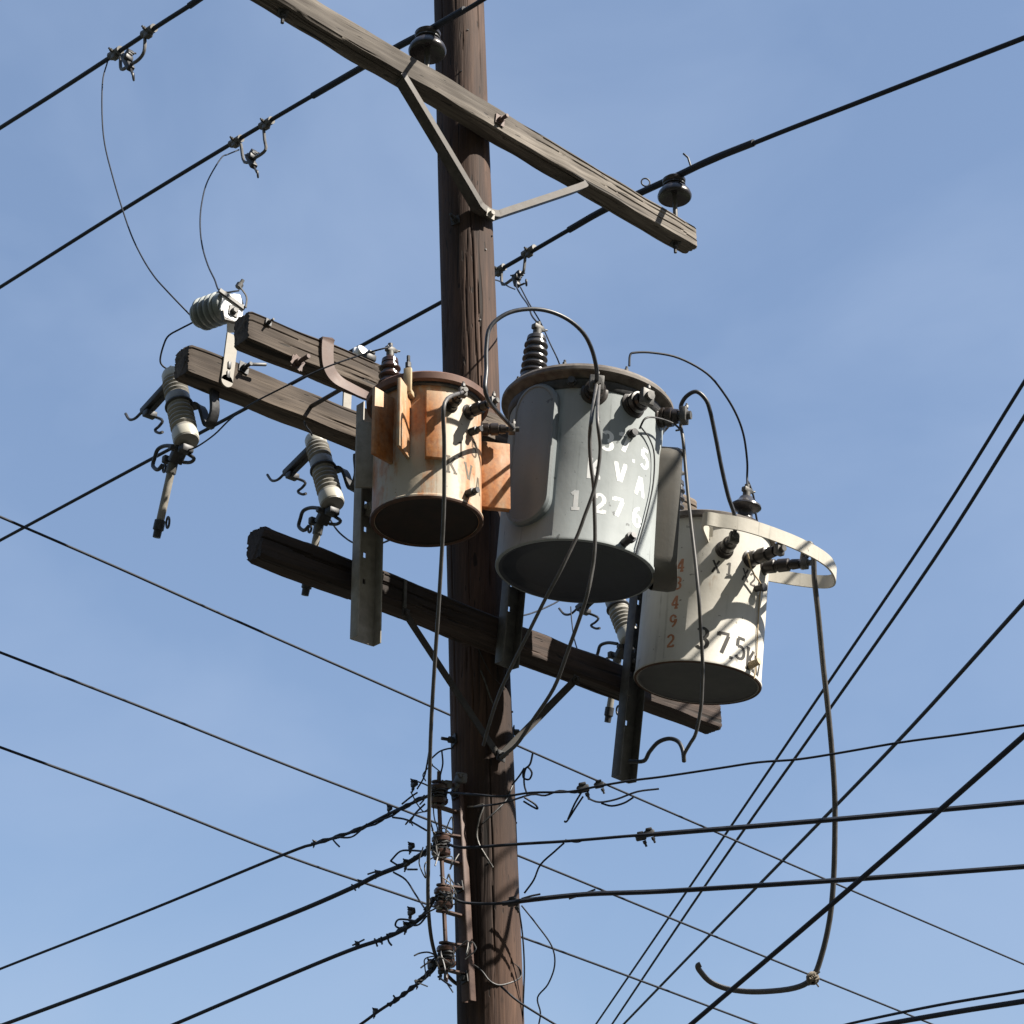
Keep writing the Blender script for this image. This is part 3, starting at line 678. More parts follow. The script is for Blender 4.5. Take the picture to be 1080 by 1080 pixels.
# little ground strap loop on the tank wall
a, z = T2.cyl(672, 452); path = []
for (x, y, off) in ((669, 455, .03), (671, 446, .05), (680, 444, .05), (693, 448, .06), (705, 452, .08), (716, 450, .06)):
    aa, zz = T2.cyl(min(x, 694), y); path.append(T2.pt(aa + max(0, x - 694) * .006, zz, off))
MB().tube(smooth_path(path, 5), .004, 6).build('ground_lead', M_dark, o2)
path = []
for (x, y) in ((674, 452), (682, 463), (687, 480), (686, 510), (680, 540), (672, 570), (668, 585)):
    aa, zz = T2.cyl(x, y); path.append(T2.pt(aa, zz, .012))
MB().tube(smooth_path(path, 5), .003, 6).build('ground_lead', M_dark, o2)

# --- off-white one on the right
T3 = Tank('off-white transformer with a guard hoop, black 37.5 lettering and orange serial number', (735.5, 721), -.575, .25, .120, .015)
o3 = T3.o; H3 = .612
tank_shell(.25, H3, .004, .0, .022).build('tank', M_white, o3)
MB().lathe([(.001, .008), (.228, .008), (.240, -.001), (.243, .004), (.001, .026)], 96).build('tank_bottom', M_undershade, o3)
b = MB(); b.ring((0, 0, .003), .247, .006, (0, 0, 1), 64, 8); b.build('bottom_rim', M_rustdark, o3)
MB().lathe([(.22, H3), (.262, H3), (.268, H3 + .004), (.268, H3 + .024), (.26, H3 + .03), (.16, H3 + .048), (.001, H3 + .056)], 72).build('lid', M_lidtan, o3)
# hoop: a band bent in a wide arc round the bushings
def lid_plane(T, x, y, h):
    o = T.Mi @ CAM; d = T.Mi.to_3x3() @ ray(x, y); return o + d * ((h - o.z) / d.z)
HZ = .52
hp = [lid_plane(T3, x, y, HZ) for (x, y) in ((742, 548), (760, 549.5), (780, 552.5), (800, 558), (820, 565), (840, 573), (860, 583), (873, 592), (879, 600), (881, 608), (876, 613), (862, 613.5), (840, 611), (818, 607.5))]
endp = V3((hp[-1].x, hp[-1].y, 0)).normalized() * .252; endp.z = HZ
hp = [V3((-.185, -.17, HZ + .012))] + hp + [endp]
b = MB(); b.strap(smooth_path(hp, 6), .056, .008, (0, 0, 1)); b.build('guard_hoop', M_hoop, o3, 50)
b = MB(); a, z = T3.cyl(748, 560); d = V3((math.cos(a), math.sin(a), 0)); b.strap([d * .262 + V3((0, 0, H3 - .012)), d * .262 + V3((0, 0, H3 - .05)), d * .254 + V3((0, 0, H3 - .085))], .03, .005, (-d.y, d.x, 0)); b.build('hoop_bracket', M_hoop, o3)
tips3 = []
for (x, y, L, r) in ((764, 580, .12, .030), (791, 590, .15, .030), (806, 598, .16, .028)):
    a, z = T3.cyl(x, y)
    tips3.append(T3.bushing(a, z, L, r)[1])
T3.text('painted_letters', [('X', 755, 597), ('1', 769, 600), ('X', 786, 606), ('2', 786, 608, .16)], 13, M_mk_k, .17)
T3.text('painted_number', [('3', 741, 673), ('7', 763, 678), ('.', 772, 684), ('5', 781, 684), ('K', 781, 691, .225), ('V', 781, 696, .46)], 22, M_mk_k, .18)
T3.text('serial_number', [('4', 718, 596), ('3', 715, 615), ('4', 712, 635), ('9', 710, 655), ('2', 707, 676)], 13, M_mk_r, .19)
a, z = T3.cyl(797, 621); d = V3((math.cos(a), math.sin(a), 0))
MB().lathe([(.013, -.004), (.013, .03), (.018, .032), (.018, .044)], 12, axis_m(T3.pt(a, z), d)).build('ground_boss', M_dark, o3)
a, z = T3.cyl(791, 702); d = V3((math.cos(a), math.sin(a), .3)).normalized()
MB().lathe([(.017, -.02), (.014, .03), (.014, .045)], 12, axis_m(T3.pt(a, z), d)).build('drain_valve', M_tan, o3)
path = []
for (x, y) in ((781, 588), (788, 604), (796, 618), (800, 628), (798, 660), (796, 700), (794, 716)):
    aa, zz = T3.cyl(x, y); path.append(T3.pt(aa, zz, .05 if y < 600 else (.03 if y < 622 else .006)))
MB().tube(smooth_path(path, 5), .0032, 6).build('ground_lead', M_tan, o3)
q = lid_plane(T3, 785, 553, H3 + .03)
HV3 = T3.hv(q.x, q.y, H3 + .02, .165, .048, 1, M_slatep, [(.055, 0), (.055, .02), (.04, .026), (.032, .04), (.030, .066), (.058, .078), (.064, .084), (.062, .092), (.046, .104), (.032, .118), (.026, .13), (.002, .132)])
q = lid_plane(T3, 711, 552, H3 + .03)
HV3b = T3.hv(q.x, q.y, H3 + .03, .22, .036, 4, M_slatep)
b = MB(); P = T3.Mi @ on(752, 541, 1, -.70); b.bolt(V3((P.x, P.y, H3 + .03)), (0, 0, 1), .009, .012, False, .014); b.build('lid_bolt', M_dark, o3)
T3.channel(-.065, -.375, .74, M_galvd, .10)

# ------------------------------------------------------------------ fuse cutouts
XC = -1.235
Pc = lambda x, y, dx=0: on(x, y, 0, XC) + V3((dx, 0, 0))
O = Pc(189, 430)
def cutout():
    t = thing('fuse_cutout', 'grey ribbed porcelain fuse cutout hanging at the far left end of the rear crossarm', 'fuse cutout', O, 'fuse cutouts with open hanging tubes')
    p0 = Pc(197, 467); p1 = Pc(182, 394); L = (p1 - p0).length; M = axis_m(p0, p1 - p0); r = .049
    pr = [(r * .55, 0), (r * .95, .004), (r, .012), (r, L * .15), (r * .96, L * .17)]
    for k in range(5): q = L * (.19 + .055 * k); pr += [(r * .86, q), (r * 1.04, q + L * .022), (r * 1.02, q + L * .035)]
    pr += [(r * .9, L * .475), (r * .98, L * .49), (r * .98, L * .64), (r * .9, L * .655)]
    for k in range(4): q = L * (.67 + .05 * k); pr += [(r * .84, q), (r * 1.0, q + L * .02), (r * .98, q + L * .032)]
    pr += [(r * .84, L * .872), (r * .9, L * .885), (r * .88, L * .975), (r * .8, L), (r * .3, L + .004)]
    body = MB().lathe(pr, 32, M).build('porcelain_body', M_porc, t)
    u = (p1 - p0).normalized()
    Mb = axis_m(p0, u); MB().lathe([(r * 1.005, .01), (r * 1.03, .016), (r * 1.03, L * .13), (r * 1.005, L * .145)], 32, Mb).build('lower_cap', M_porcl, body)
    MB().lathe([(r * .89, L * .885), (r * .92, L * .90), (r * .91, L * .97), (r * .8, L * 1.003)], 32, Mb).build('upper_cap', M_porcl, body)
    b = MB(); mid = p0 + (p1 - p0) * .52; b.ring(mid, r * 1.0, .008, u, 24, 6)
    ya = YB; za = ZM - HM / 2
    pa = V3((XC + .06, ya, za)); b.strap(smooth_path([mid + V3((.03, -.02, 0)), mid + V3((.06, -.06, -.005)), V3((XC + .075, ya + .05, za - .13)), V3((XC + .07, ya + .005, za - .09)), pa + V3((0, 0, -.02)), pa + V3((0, 0, .0))], 5), .04, .014, (1, .2, 0)); b.build('mounting_bracket', M_dark, t)
    b = MB(); h0 = Pc(183, 402); h1 = Pc(152, 436)
    b.beam(h0, h1, .045, .030, V3((0, 0, 1)), .006); b.beam(h0 + V3((.0, 0, .02)), h0 + (h1 - h0) * .9 + V3((0, 0, -.012)), .012, .05)
    b.tube(smooth_path([h1 + V3((-.012, 0, 0)), Pc(147, 443, -.02), Pc(141, 444, -.02), Pc(137, 438, -.02)], 4), .006, 6)
    b.tube(smooth_path([h1 + V3((.012, 0, 0)), Pc(166, 441, .02), Pc(164, 447, .02), Pc(159, 452, .02), Pc(163, 455, .02), Pc(167, 454, .02)], 4), .006, 6)
    b.box(Pc(158, 437), (.05, .035, .025), None, .004); b.build('upper_contact', M_dark, t)
    b = MB(); b.bolt(Pc(181, 393), (0, .3, 1), .012, .016, True, .012); b.beam(Pc(176, 396), Pc(186, 390), .02, .012); b.build('line_terminal', M_dark, t)
    b = MB(); k0 = Pc(192, 470); k1 = Pc(184, 488)
    b.beam(k0, k1, .055, .03, ch=.006); b.box(Pc(196, 474), (.05, .04, .03), None, .006); b.box(Pc(179, 486), (.06, .025, .03), None, .005)
    b.tube(smooth_path([Pc(187, 472, -.02), Pc(178, 472, -.02), Pc(171, 476, -.02), Pc(168, 484, -.02), Pc(166, 493, -.02), Pc(171, 497, -.02), Pc(176, 492, -.02)], 4), .008, 7)
    b.tube(smooth_path([Pc(195, 478, .02), Pc(200, 482, .02), Pc(196, 486, .02), Pc(189, 486, .02)], 4), .007, 7)
    b.ring(Pc(171, 493, .01), .015, .005, (1, -.2, .1)); b.bolt(Pc(192, 476, -.03), (-1, 0, 0), .012, .02, False); b.build('hinge', M_dark, t)
    f0 = Pc(182, 490); f1 = Pc(169, 549); ft = MB().tube([f0, f1], .0155, 14).build('fuse_tube', M_galv, t)
    MB().tube([f0 + (f0 - f1) * .02, f0 + (f1 - f0) * .16], .020, 12).build('collar', M_hw, ft)
    f2 = Pc(165, 567); b = MB(); b.tube([f1, f1 + (f2 - f1) * .55, f1 + (f2 - f1) * .6, f2], [.021, .021, .016, .015], 12); b.ring(Pc(177, 551), .021, .0045, (.95, -.3, .1)); b.build('ferrule', M_dark, ft)
    return t
def dup(root, loc, label):
    r = root.copy(); COL.objects.link(r); r.location = loc; r['label'] = label
    for ch in list(root.children):
        c = ch.copy(); COL.objects.link(c); c.parent = r
        for g2 in ch.children:
            d = g2.copy(); COL.objects.link(d); d.parent = c
    return r
c1 = cutout()
O2 = on(341, 497, 1, O.y); O3 = on(652, 643, 1, O.y)
dup(c1, O2, 'grey ribbed porcelain fuse cutout beside the rusty transformer, its tube passing behind the lowest arm')
dup(c1, O3, 'porcelain fuse cutout half hidden between the grey and the off-white transformers')

# ------------------------------------------------------------------ surge arresters
def arrester(label, sx, sy):
    """strap on the rear arm's street face, ribbed body pointing away"""
    P = on(sx, sy, 1, FYB - .006); X = P.x
    q = lambda x, y: on(x, y, 0, X)
    t = thing('surge_arrester', label, 'surge arrester', P, 'surge arresters on the rear arm')
    return t, X, q
ta, XA, q = arrester('white sunlit surge arrester with ribbed body on the left end of the rear arm', 241, 375)
s0 = on(239, 402, 1, FYB - .006); s1 = on(246, 348, 1, FYB - .006)
b = MB(); b.strap([s0, s0 + (s1 - s0) * .9], .052, .008, (1, 0, 0)); b.lathe([(.026, -.004), (.026, .004)], 20, axis_m(s0, V3((0, 1, 0)))); b.build('mounting_strap', M_galv, ta)
for k in (.12, .3): MB().box(s0 + (s1 - s0) * k + V3((0, -.006, 0)), (.014, .006, .03), None, .002).build('strap_bolt', M_dark, ta)
e0 = at(241, 322, depth(s1) - .02); e1 = e0 + V3((-.03, .165, .012)); ax = (e1 - e0).normalized(); Ma = axis_m(e0, ax); La = (e1 - e0).length
pr = [(.03, 0), (.058, .004), (.06, .03)]
for k in range(4): z = .03 + k * .03; pr += [(.048, z), (.066, z + .010), (.066, z + .018), (.05, z + .027)]
pr += [(.054, La - .012), (.05, La - .002), (.02, La)]
MB().lathe(pr, 36, Ma).build('ribbed_body', M_arr, ta)
b = MB(); b.tube([e1 - ax * .01, e1 + ax * .03], .009, 8); b.bolt(e1 + ax * .02, ax, .012, .01, False); b.build('line_terminal', M_hw, ta)
b = MB(); Mp = Matrix((V3((1, 0, 0)), V3((0, 0, 1)), V3((0, -1, 0)))).transposed().to_4x4(); Mp.translation = e0 + V3((.01, -.012, -.012))
b.prism([(-.055, -.03), (-.03, -.055), (.02, -.055), (.045, -.02), (.05, .03), (.03, .07), (.0, .06), (-.05, .03)], .01, Mp)
b.strap([e0 + V3((.02, -.01, -.05)), s1 + V3((0, 0, -.01))], .05, .008, (1, 0, 0)); b.build('bracket_plate', M_zinc, ta)
b = MB(); b.strap([e0 + V3((-.06, -.02, .035)), e0 + V3((.06, -.02, .0))], .016, .012, (0, 0, 1)); b.bolt(e0 + V3((.012, -.018, -.03)), (0, -1, 0), .013, .012)
b.bolt(e0 + V3((.03, -.01, .085)), (.4, -.2, 1), .014, .02, False, .02); b.tube(smooth_path([e0 + V3((.03, -.02, .09)), e0 + V3((.06, -.03, .05)), e0 + V3((.06, -.03, 0))], 4), .004, 6)
b.strap([e0 + V3((-.04, -.02, -.05)), e0 + V3((-.03, -.02, -.085)), e0 + V3((.03, -.02, -.075))], .02, .006, (0, 1, 0)); b.build('end_hardware', M_galvd, ta)
# the one peeking out behind the front arm beside the brown bushing
P = on(375, 376, 1, YB); z0 = ZM + HM / 2
tb = thing('surge_arrester', 'small pale surge arrester peeking over the front arm beside the brown bushing', 'surge arrester', (P.x, YB, z0), 'surge arresters on the rear arm')
top = on(374, 373, 1, YB)
Mt = axis_m(V3((P.x - .02, YB - .02, top.z - .05)), V3((.05, -.9, .42)))
pr = [(.02, -.12), (.034, -.115)]
for k in range(5): z = -.11 + k * .034; pr += [(.028, z), (.038, z + .012), (.038, z + .02), (.03, z + .03)]
MB().lathe(pr + [(.03, .065), (.012, .07)], 28, Mt).build('ribbed_body', M_zinc, tb)
b = MB(); b.lump(on(390, 377, 1, YB - .1), V3((1, 0, 0)), .035); b.build('clamp', M_dark, tb)
b = MB(); b.strap([V3((P.x - .02, YB + .02, z0 + .001)), V3((P.x - .02, YB + .02, top.z - .06))], .04, .008, (1, 0, 0)); b.build('mounting_strap', M_galv, tb)

# ------------------------------------------------------------------ secondary rack on the pole's left side
XR = -.105
rk = lambda x, y, X=XR: on(x, y, 0, X)
r0 = rk(492, 1056); r1 = rk(480, 822)
rack = thing('secondary_rack', 'rusty upright steel rack with four spool insulators on the lower pole', 'wire rack', r0)
b = MB(); d = r1 - r0; Mf = frame(d, V3((0, 1, 0)))
b.beam(r0, r1, .046, .006, V3((1, 0, 0)), .002)
for sg in (-1, 1): b.beam(r0 + V3((.012, sg * .022, 0)), r1 + V3((.012, sg * .022, 0)), .005, .026, V3((1, 0, 0)), .001)
b.build('back_channel', M_brst, rack)
spools = []
for (sx, sy) in ((463, 838), (464, 893), (466, 948), (474, 1008)):
    f = (1056 - sy) / 234; base = r0 + (r1 - r0) * f; base = V3((base.x, base.y, on(sx, sy, 0, XR - .085).z)); c = base + V3((-.085, 0, 0)); spools.append(c)
    for dz in (-.052, .052):
        b = MB(); b.strap([base + V3((0, 0, dz)), c + V3((.02, 0, dz * .92)), c + V3((-.02, 0, dz * .92))], .034, .006, (0, 1, 0)); b.lathe([(.02, -.003), (.02, .003)], 16, Matrix.Translation(c + V3((-.01, 0, dz * .92)))); b.build('clevis', M_brst, rack)
    MB().lathe([(.012, -.038), (.031, -.037), (.036, -.030), (.036, -.019), (.024, -.009), (.022, 0), (.024, .009), (.036, .019), (.036, .030), (.031, .037), (.012, .038)], 28, Matrix.Translation(c)).build('spool_insulator', M_brownp, rack)
b = MB(); b.tube([spools[-1] + V3((0, 0, -.09)), spools[-1], spools[-2], spools[-3], spools[0], spools[0] + V3((0, 0, .09))], .008, 8); b.build('retaining_rod', M_brst, rack)
rw = random.Random(5)
for c in spools:     # tie wires wound round each spool
    b = MB(); hel = []
    for i in range(60):
        t = i / 59; aa = t * 2 * PI * 3.3; hel.append(c + V3((math.cos(aa) * (.027 + .006 * rw.random()), math.sin(aa) * (.027 + .006 * rw.random()), -.02 + .04 * t + rw.uniform(-.003, .003))))
    b.tube(hel, .0042, 5).build('tie_wire', M_dark, rack)
    for k in range(4):      # longer loops of old tie wire
        p = c + V3((rw.uniform(-.05, .03), rw.uniform(-.05, .05), rw.uniform(-.06, .06))); pp = [p]
        for q3 in range(5): pp.append(pp[-1] + V3((rw.uniform(-.05, .035), rw.uniform(-.05, .03), rw.uniform(-.06, .06))))
        MB().tube(smooth_path(pp, 5), .0026, 5).build('wire_tail', M_hw, rack)
    for k in range(3):
        d = V3((rw.uniform(-.9, -.1), rw.uniform(-.8, .6), rw.uniform(-.7, .7))).normalized(); p = c + V3((-.02, rw.uniform(-.03, .03), rw.uniform(-.03, .03))); q2 = V3((rw.uniform(-.02, .02), rw.uniform(-.02, .02), rw.uniform(-.03, .03)))
        MB().tube(smooth_path([p, p + d * .035, p + d * .06 + q2, p + d * rw.uniform(.07, .11) + q2 * 2], 4), .0032, 5).build('wire_tail', M_dark, rack)
for z in (.1, .5, .93): MB().bolt(r0 + (r1 - r0) * z + V3((-.004, 0, 0)), (-1, 0, 0), .012, .012).build('bolt', M_dark, rack)
for (x, y, xo, dd, sz) in ((486, 822, .03, (0, 1, .2), .034), (472, 829, .06, (.3, 1, .1), .028)): MB().lump(rk(x, y, XR - xo), V3(dd), sz).build('clamp', M_galvd, rack)

# secondary lines leaving to the left
def dead_end(label, first, lst, rpx_, X, lumps, thick=None, whisk=(), nm='secondary_line'):
    p = [first] + [on(x, y, 0, X) for x, y in lst]
    o = wire(nm, label, 'power line', p, rpx_ / 2 * depth(p[-2]) / FPX, ext1=40)
    if thick:
        b = MB(); tp = smooth_path([on(x, y, 0, X) for x, y in thick], 5)
        # preformed grip: two strands twisted round the line
        for ph0 in (0, PI):
            hel = []
            T = 0
            for i, q in enumerate(tp):
                t = (tp[min(i + 1, len(tp) - 1)] - tp[max(i - 1, 0)]).normalized(); e1_ = t.orthogonal().normalized(); e2_ = t.cross(e1_)
                aa = i * 1.15 + ph0; hel.append(q + (e1_ * math.cos(aa) + e2_ * math.sin(aa)) * .006)
            b.tube(hel, .0046, 6)
        child(o, b, 'dead_end_grip', M_wire)
    for (x, y, s) in lumps:
        b = MB(); b.lump(on(x, y, 0, X), V3((.1, 1, -.2)), s * .54); child(o, b, 'connector', M_dark)
    if whisk:
        for wl in whisk: child(o, MB().tube(smooth_path([on(x, y, 0, X - .02) for x, y in wl], 4), .0038, 6), 'wire_tail', M_wire)
    return o
XS = XR - .09
dead_end('secondary line leaving the rack topmost on the left, thin beyond its long twisted grip', spools[0] + V3((-.02, .03, 0)), [(437, 846), (411, 858), (375, 876), (332, 890), (300, 901), (150, 963), (0, 1022), (-90, 1058)], 2.8, XS,
         [(411, 853, .03), (332, 889, .024), (437, 827, .04)], [(447, 840), (425, 852), (395, 868), (360, 881), (330, 890)],
         [[(350, 884), (354, 889), (358, 893)], [(355, 883), (370, 883), (380, 876), (387, 869)], [(414, 862), (430, 865), (450, 876)], [(432, 868), (438, 858), (448, 848)], [(424, 848), (434, 840), (440, 836)]])
dead_end('secondary line second from the top leaving the rack to the left', spools[1] + V3((-.02, .03, 0)), [(446, 900), (428, 911), (398, 923), (370, 937), (300, 967), (150, 1026), (0, 1082), (-90, 1115)], 4.2, XS,
         [(429, 911, .038), (398, 921, .026), (380, 931, .026), (434, 893, .036)], [(449, 899), (436, 906), (420, 914)],
         [[(412, 908), (422, 898), (434, 897), (448, 898)], [(412, 908), (420, 913)], [(388, 922), (398, 919), (404, 920)], [(415, 920), (428, 928), (438, 943), (449, 960)], [(371, 933), (375, 939)], [(430, 917), (440, 917)]])
dead_end('secondary line third from the top, ragged with clamp tails near the rack', spools[2] + V3((-.02, .03, 0)), [(446, 966), (428, 979), (405, 990), (375, 1000), (330, 1018), (250, 1052), (180, 1082), (100, 1116)], 4.0, XS,
         [(429, 977, .038), (434, 962, .042), (377, 996, .026)], [(440, 970), (420, 982), (400, 992)],
         [[(440, 972), (430, 970), (420, 970), (417, 976), (422, 979), (430, 978)], [(450, 966), (442, 975), (434, 976)], [(372, 997), (378, 994), (384, 991)], [(408, 985), (410, 993), (413, 997)], [(402, 988), (403, 996)], [(395, 990), (398, 998)]])
dead_end('secondary line lowest at the rack foot with chain links, leaving by the bottom edge', spools[3] + V3((-.02, .03, 0)), [(458, 1022), (440, 1038), (420, 1053), (400, 1066), (378, 1082), (330, 1114)], 3.2, XS,
         [(456, 1018, .05), (441, 1037, .026), (396, 1067, .03), (466, 1024, .04)], [(457, 1021), (440, 1037), (425, 1049), (410, 1060)],
         [[(438, 1036), (446, 1030), (452, 1026), (456, 1022)], [(417, 1053), (415, 1050)], [(462, 1030), (470, 1036), (476, 1040)]])
# secondary lines leaving to the right, wrapped round the front of the pole
def right_line(label, first, lst, dep, rr, lumps, thick=None, whisk=()):
    p = [first] + px(lst, dep[0], dep[1])
    o = wire('secondary_line', label, 'power line', p, rr, ext1=30)
    if thick:
        b = MB(); b.tube(smooth_path(px(thick[0], *thick[1]), 5), thick[2], 8); child(o, b, 'cable_sleeve', M_cab)
    for (x, y, dd, s) in lumps:
        b = MB(); b.lump(at(x, y, dd), RT + V3((0, 0, .2)), s); child(o, b, 'connector', M_dark)
    if whisk:
        for wl, dd in whisk: child(o, MB().tube(smooth_path(px(wl, dd), 4), .0038, 6), 'wire_tail', M_wire)
    return o
right_line('wavy thin secondary line to the right edge below the off-white transformer', spools[0] + V3((.0, -.04, 0)),
     [(500, 838), (530, 840), (560, 836), (600, 835), (632, 829), (668, 823), (700, 819), (760, 810), (800, 804), (840, 801), (880, 795), (950, 783), (1010, 775), (1080, 765)], (6.93, 6.3), .0042,
     [(615, 832, 6.93, .030), (632, 828, 6.93, .024)], None,
     [([(500, 851), (530, 847), (560, 838), (575, 839), (590, 834), (606, 836), (615, 833)], 6.94), ([(552, 845), (562, 851), (567, 853), (564, 848), (553, 841)], 6.93), ([(613, 836), (606, 848), (599, 864)], 6.92), ([(615, 840), (607, 852), (598, 866), (595, 866)], 6.92),
      ([(620, 842), (632, 846), (650, 843), (672, 835), (695, 832)], 6.9), ([(634, 847), (645, 850), (658, 847), (668, 841)], 6.9), ([(562, 794), (559, 806), (553, 812), (552, 820), (558, 822), (561, 815), (556, 809), (553, 816), (553, 828), (556, 838)], 6.95), ([(540, 828), (548, 818), (553, 810)], 6.95)])
right_line('thick black secondary line to the right edge with a connector near the pole, upper one', spools[1] + V3((.0, -.04, 0)),
     [(490, 894), (550, 890), (600, 887), (660, 882), (700, 879), (860, 866), (960, 857), (1080, 846)], (6.93, 6.3), .0055,
     [(676, 883, 6.87, .026), (685, 879, 6.87, .026)], ([(690, 880), (860, 866), (960, 857), (1080, 846), (1180, 837)], (6.83, 6.25), .0095),
     [([(595, 889), (585, 898), (570, 912), (563, 928), (553, 942)], 6.93), ([(596, 886), (608, 888), (615, 886)], 6.9)])
right_line('thick black secondary line to the right edge, lower one crossing the hanging cable', spools[2] + V3((.0, -.04, 0)),
     [(490, 952), (525, 953), (560, 949), (620, 943), (700, 940), (860, 930), (960, 923), (1080, 914)], (6.93, 6.3), .0055,
     [(541, 952, 6.92, .028)], ([(530, 953), (560, 949), (620, 943), (700, 940), (860, 930), (960, 923), (1080, 914), (1180, 906)], (6.92, 6.25), .0092),
     [([(550, 948), (560, 945), (570, 943)], 6.9), ([(600, 948), (615, 943), (628, 938)], 6.9)])

# ------------------------------------------------------------------ leads and cables between the hardware
def lead(name, label, lst, d0, d1=None, dm=None, w=3.0, m=M_cab, ends=(None, None), n=10, cat='cable'):
    p = px(lst, d0, d1, dm)
    if ends[0] is not None: p = [V3(ends[0])] + p
    if ends[1] is not None: p = p + [V3(ends[1])]
    mid = p[len(p) // 2]
    return wire(name, label, cat, p, w / 2 * depth(mid) / FPX, m, n=n)
lead('bushing_cable', 'long grey cable dropping in front of the rusty transformer to the rack', [(469, 425), (468.5, 470), (468, 540), (463, 633), (458.5, 700), (454.5, 770), (453, 830), (452, 900), (451.5, 950), (455, 990), (463, 1016), (477, 1034), (490, 1042)], 6.42, 7.03, 6.62, 4.2, M_cabg, (tips1[0], None))
lead('bushing_cable', 'black cable arched high from the rusty transformer to the first grey tank bushing', [(514, 420), (513, 390), (513, 366), (517, 345), (534, 331), (556, 326), (578, 328), (599, 337), (615, 351), (624, 368), (629, 388)], 6.62, 6.98, None, 4.6, M_cab, (tips1[2], tips2[0]))
lead('bushing_cable', 'black cable hanging from the grey transformer, right strand ending at the brace joint', [(624, 440), (622, 462), (623, 488), (626, 512), (627, 538), (627.5, 571), (625, 599), (617, 635), (598, 689), (584, 726), (561, 761), (545, 785), (528, 799)], 6.83, 7.2, 6.72, 4.2, M_cabg, (tips2[0], None))
lead('bushing_cable', 'black cable hanging from the grey transformer, left strand crossing over to the pole', [(630, 440), (633, 472), (630, 500), (625, 521), (617, 543), (608, 567), (591, 602), (576, 630), (554, 674), (541, 700), (526, 733), (515, 767), (510, 786)], 6.80, 7.2, 6.69, 4.0, M_cabg, (tips2[0] + V3((.012, 0, 0)), None))
P3 = tips3[0]
lead('bushing_cable', 'black cable looping over from the grey tank right bushing to the off-white transformer', [(718, 430), (723, 419), (734, 413), (744, 421), (749, 434), (755, 462), (761, 493), (768, 523), (775, 545)], 7.36, 7.36, None, 4.6, M_cab, (tips2[2], tips3[0]))
lead('bushing_cable', 'grey cable dropping from the grey tank right bushing past the off-white tank', [(718, 447), (720.5, 464), (724, 504), (728, 545), (733.5, 593), (737, 630), (739, 664), (741, 699), (740.5, 727), (739, 748), (734, 773), (728, 784), (722, 795), (722, 803)], 7.36, 7.02, 7.0, 3.9, M_cabg, (tips2[2], None))
lead('cable_tail', 'short black cable arch sticking out of the right hand steel hanger foot', [(664, 803), (679, 802.5), (685, 793), (694, 783), (705.5, 779), (715, 782), (720, 791), (721.5, 803)], 7.3, 7.02, None, 4.6, M_cab)
J = lead('hooked_cable', 'long grey cable hanging inside the guard hoop, ending in an upturned hook', [(846, 598), (847, 585), (850, 575), (855, 574), (858, 585), (859, 611), (863, 648), (868, 700), (875, 765), (880, 830), (880.5, 880), (879, 930), (875, 970), (867, 1006), (857, 1031), (838, 1042), (800, 1046), (770, 1043.5), (750, 1036), (739, 1025), (736, 1019), (739, 1017)], 7.66, 7.5, None, 6.0, M_cabg, (tips3[2], None))
b = MB(); kp = at(857, 1032, 7.49)
for i in range(16):
    a = random.uniform(0, 6.28); d = V3((random.uniform(-1, 1), random.uniform(-1, 1), random.uniform(-1, 1))).normalized()
    b.ring(kp + d * .007, .020 + random.uniform(-.004, .005), .004, d, 12, 5)
for i in range(5):
    d = V3((random.uniform(-1, 1), random.uniform(-1, 1), random.uniform(-1, 1))).normalized(); b.tube([kp + d * .012, kp + d * .04], .0035, 5)
child(J, b, 'tape_knot', M_tape)
lead('jumper_wire', 'thin wire arching from the grey transformer lid over to the off-white tank bushing', [(663.7, 386), (664.5, 375), (669, 372), (688, 372), (716, 377.6), (745.6, 394), (764, 415.6), (777, 438), (784.5, 460), (788, 486), (788, 503)], 7.3, 7.75, None, 2.4, M_wire, (None, HV3))
lead('jumper_wire', 'short thin wire curling down beside the off-white tank top bushing', [(789, 508), (794.6, 523), (797, 541), (799, 552)], 7.74, 7.72, None, 2.2, M_wire, (HV3, None))
XJ1 = XW1
lead('jumper_wire', 'thin wire hanging from the top left corner clamp to the white arrester', [(114, 63), (108, 89), (109, 142), (119, 187), (135.5, 240), (148, 268), (161.5, 290), (176, 306.7)], depth(on(114, 63, 0, XW1)), depth(e1) + .05, None, 1.7, M_wire, (None, e1 + ax * .03), 7)
lead('jumper_wire', 'thin wire looping from the second wire clamp down to the white arrester', [(252, 158), (240, 163), (233, 167), (219, 191), (213, 213), (211, 235), (213, 258), (219, 279), (226, 294), (233, 308)], depth(on(252, 158, 0, PL.x)), depth(e0), None, 1.7, M_wire, (None, e0 + V3((.03, -.02, .07))), 7)
lead('jumper_wire', 'thin bent wire from the white arrester to the leftmost fuse cutout', [(205, 339), (191, 346.5), (178, 354), (172.6, 364), (169, 379), (171.7, 386), (180, 391)], depth(e1), depth(Pc(180, 391)), None, 2.0, M_wire, (e1, None), 7)
lead('jumper_wire', 'thin wire from the leftmost cutout hinge rising to the brown bushing of the rusty transformer', [(197, 475), (208, 471), (226, 458.5), (243, 442), (262, 428), (289, 413.5), (340, 389), (385, 373), (410, 366)], depth(Pc(196, 475)), 6.75, 6.6, 1.9, M_wire, (None, HV1), 7)
lead('jumper_wire', 'short thin wire from the rear arm to the top of the second cutout', [(321, 444), (323, 450), (327, 455), (329, 459)], 7.4, 7.55, None, 1.8, M_wire, (None, None), 7)
lead('jumper_wire', 'thin curved wire from the second cutout hinge behind the left steel hanger', [(347, 546), (355, 558.5), (364, 567), (374, 573), (390, 577), (420, 566)], depth(O2), 6.95, None, 2.0, M_wire, (None, None), 7)
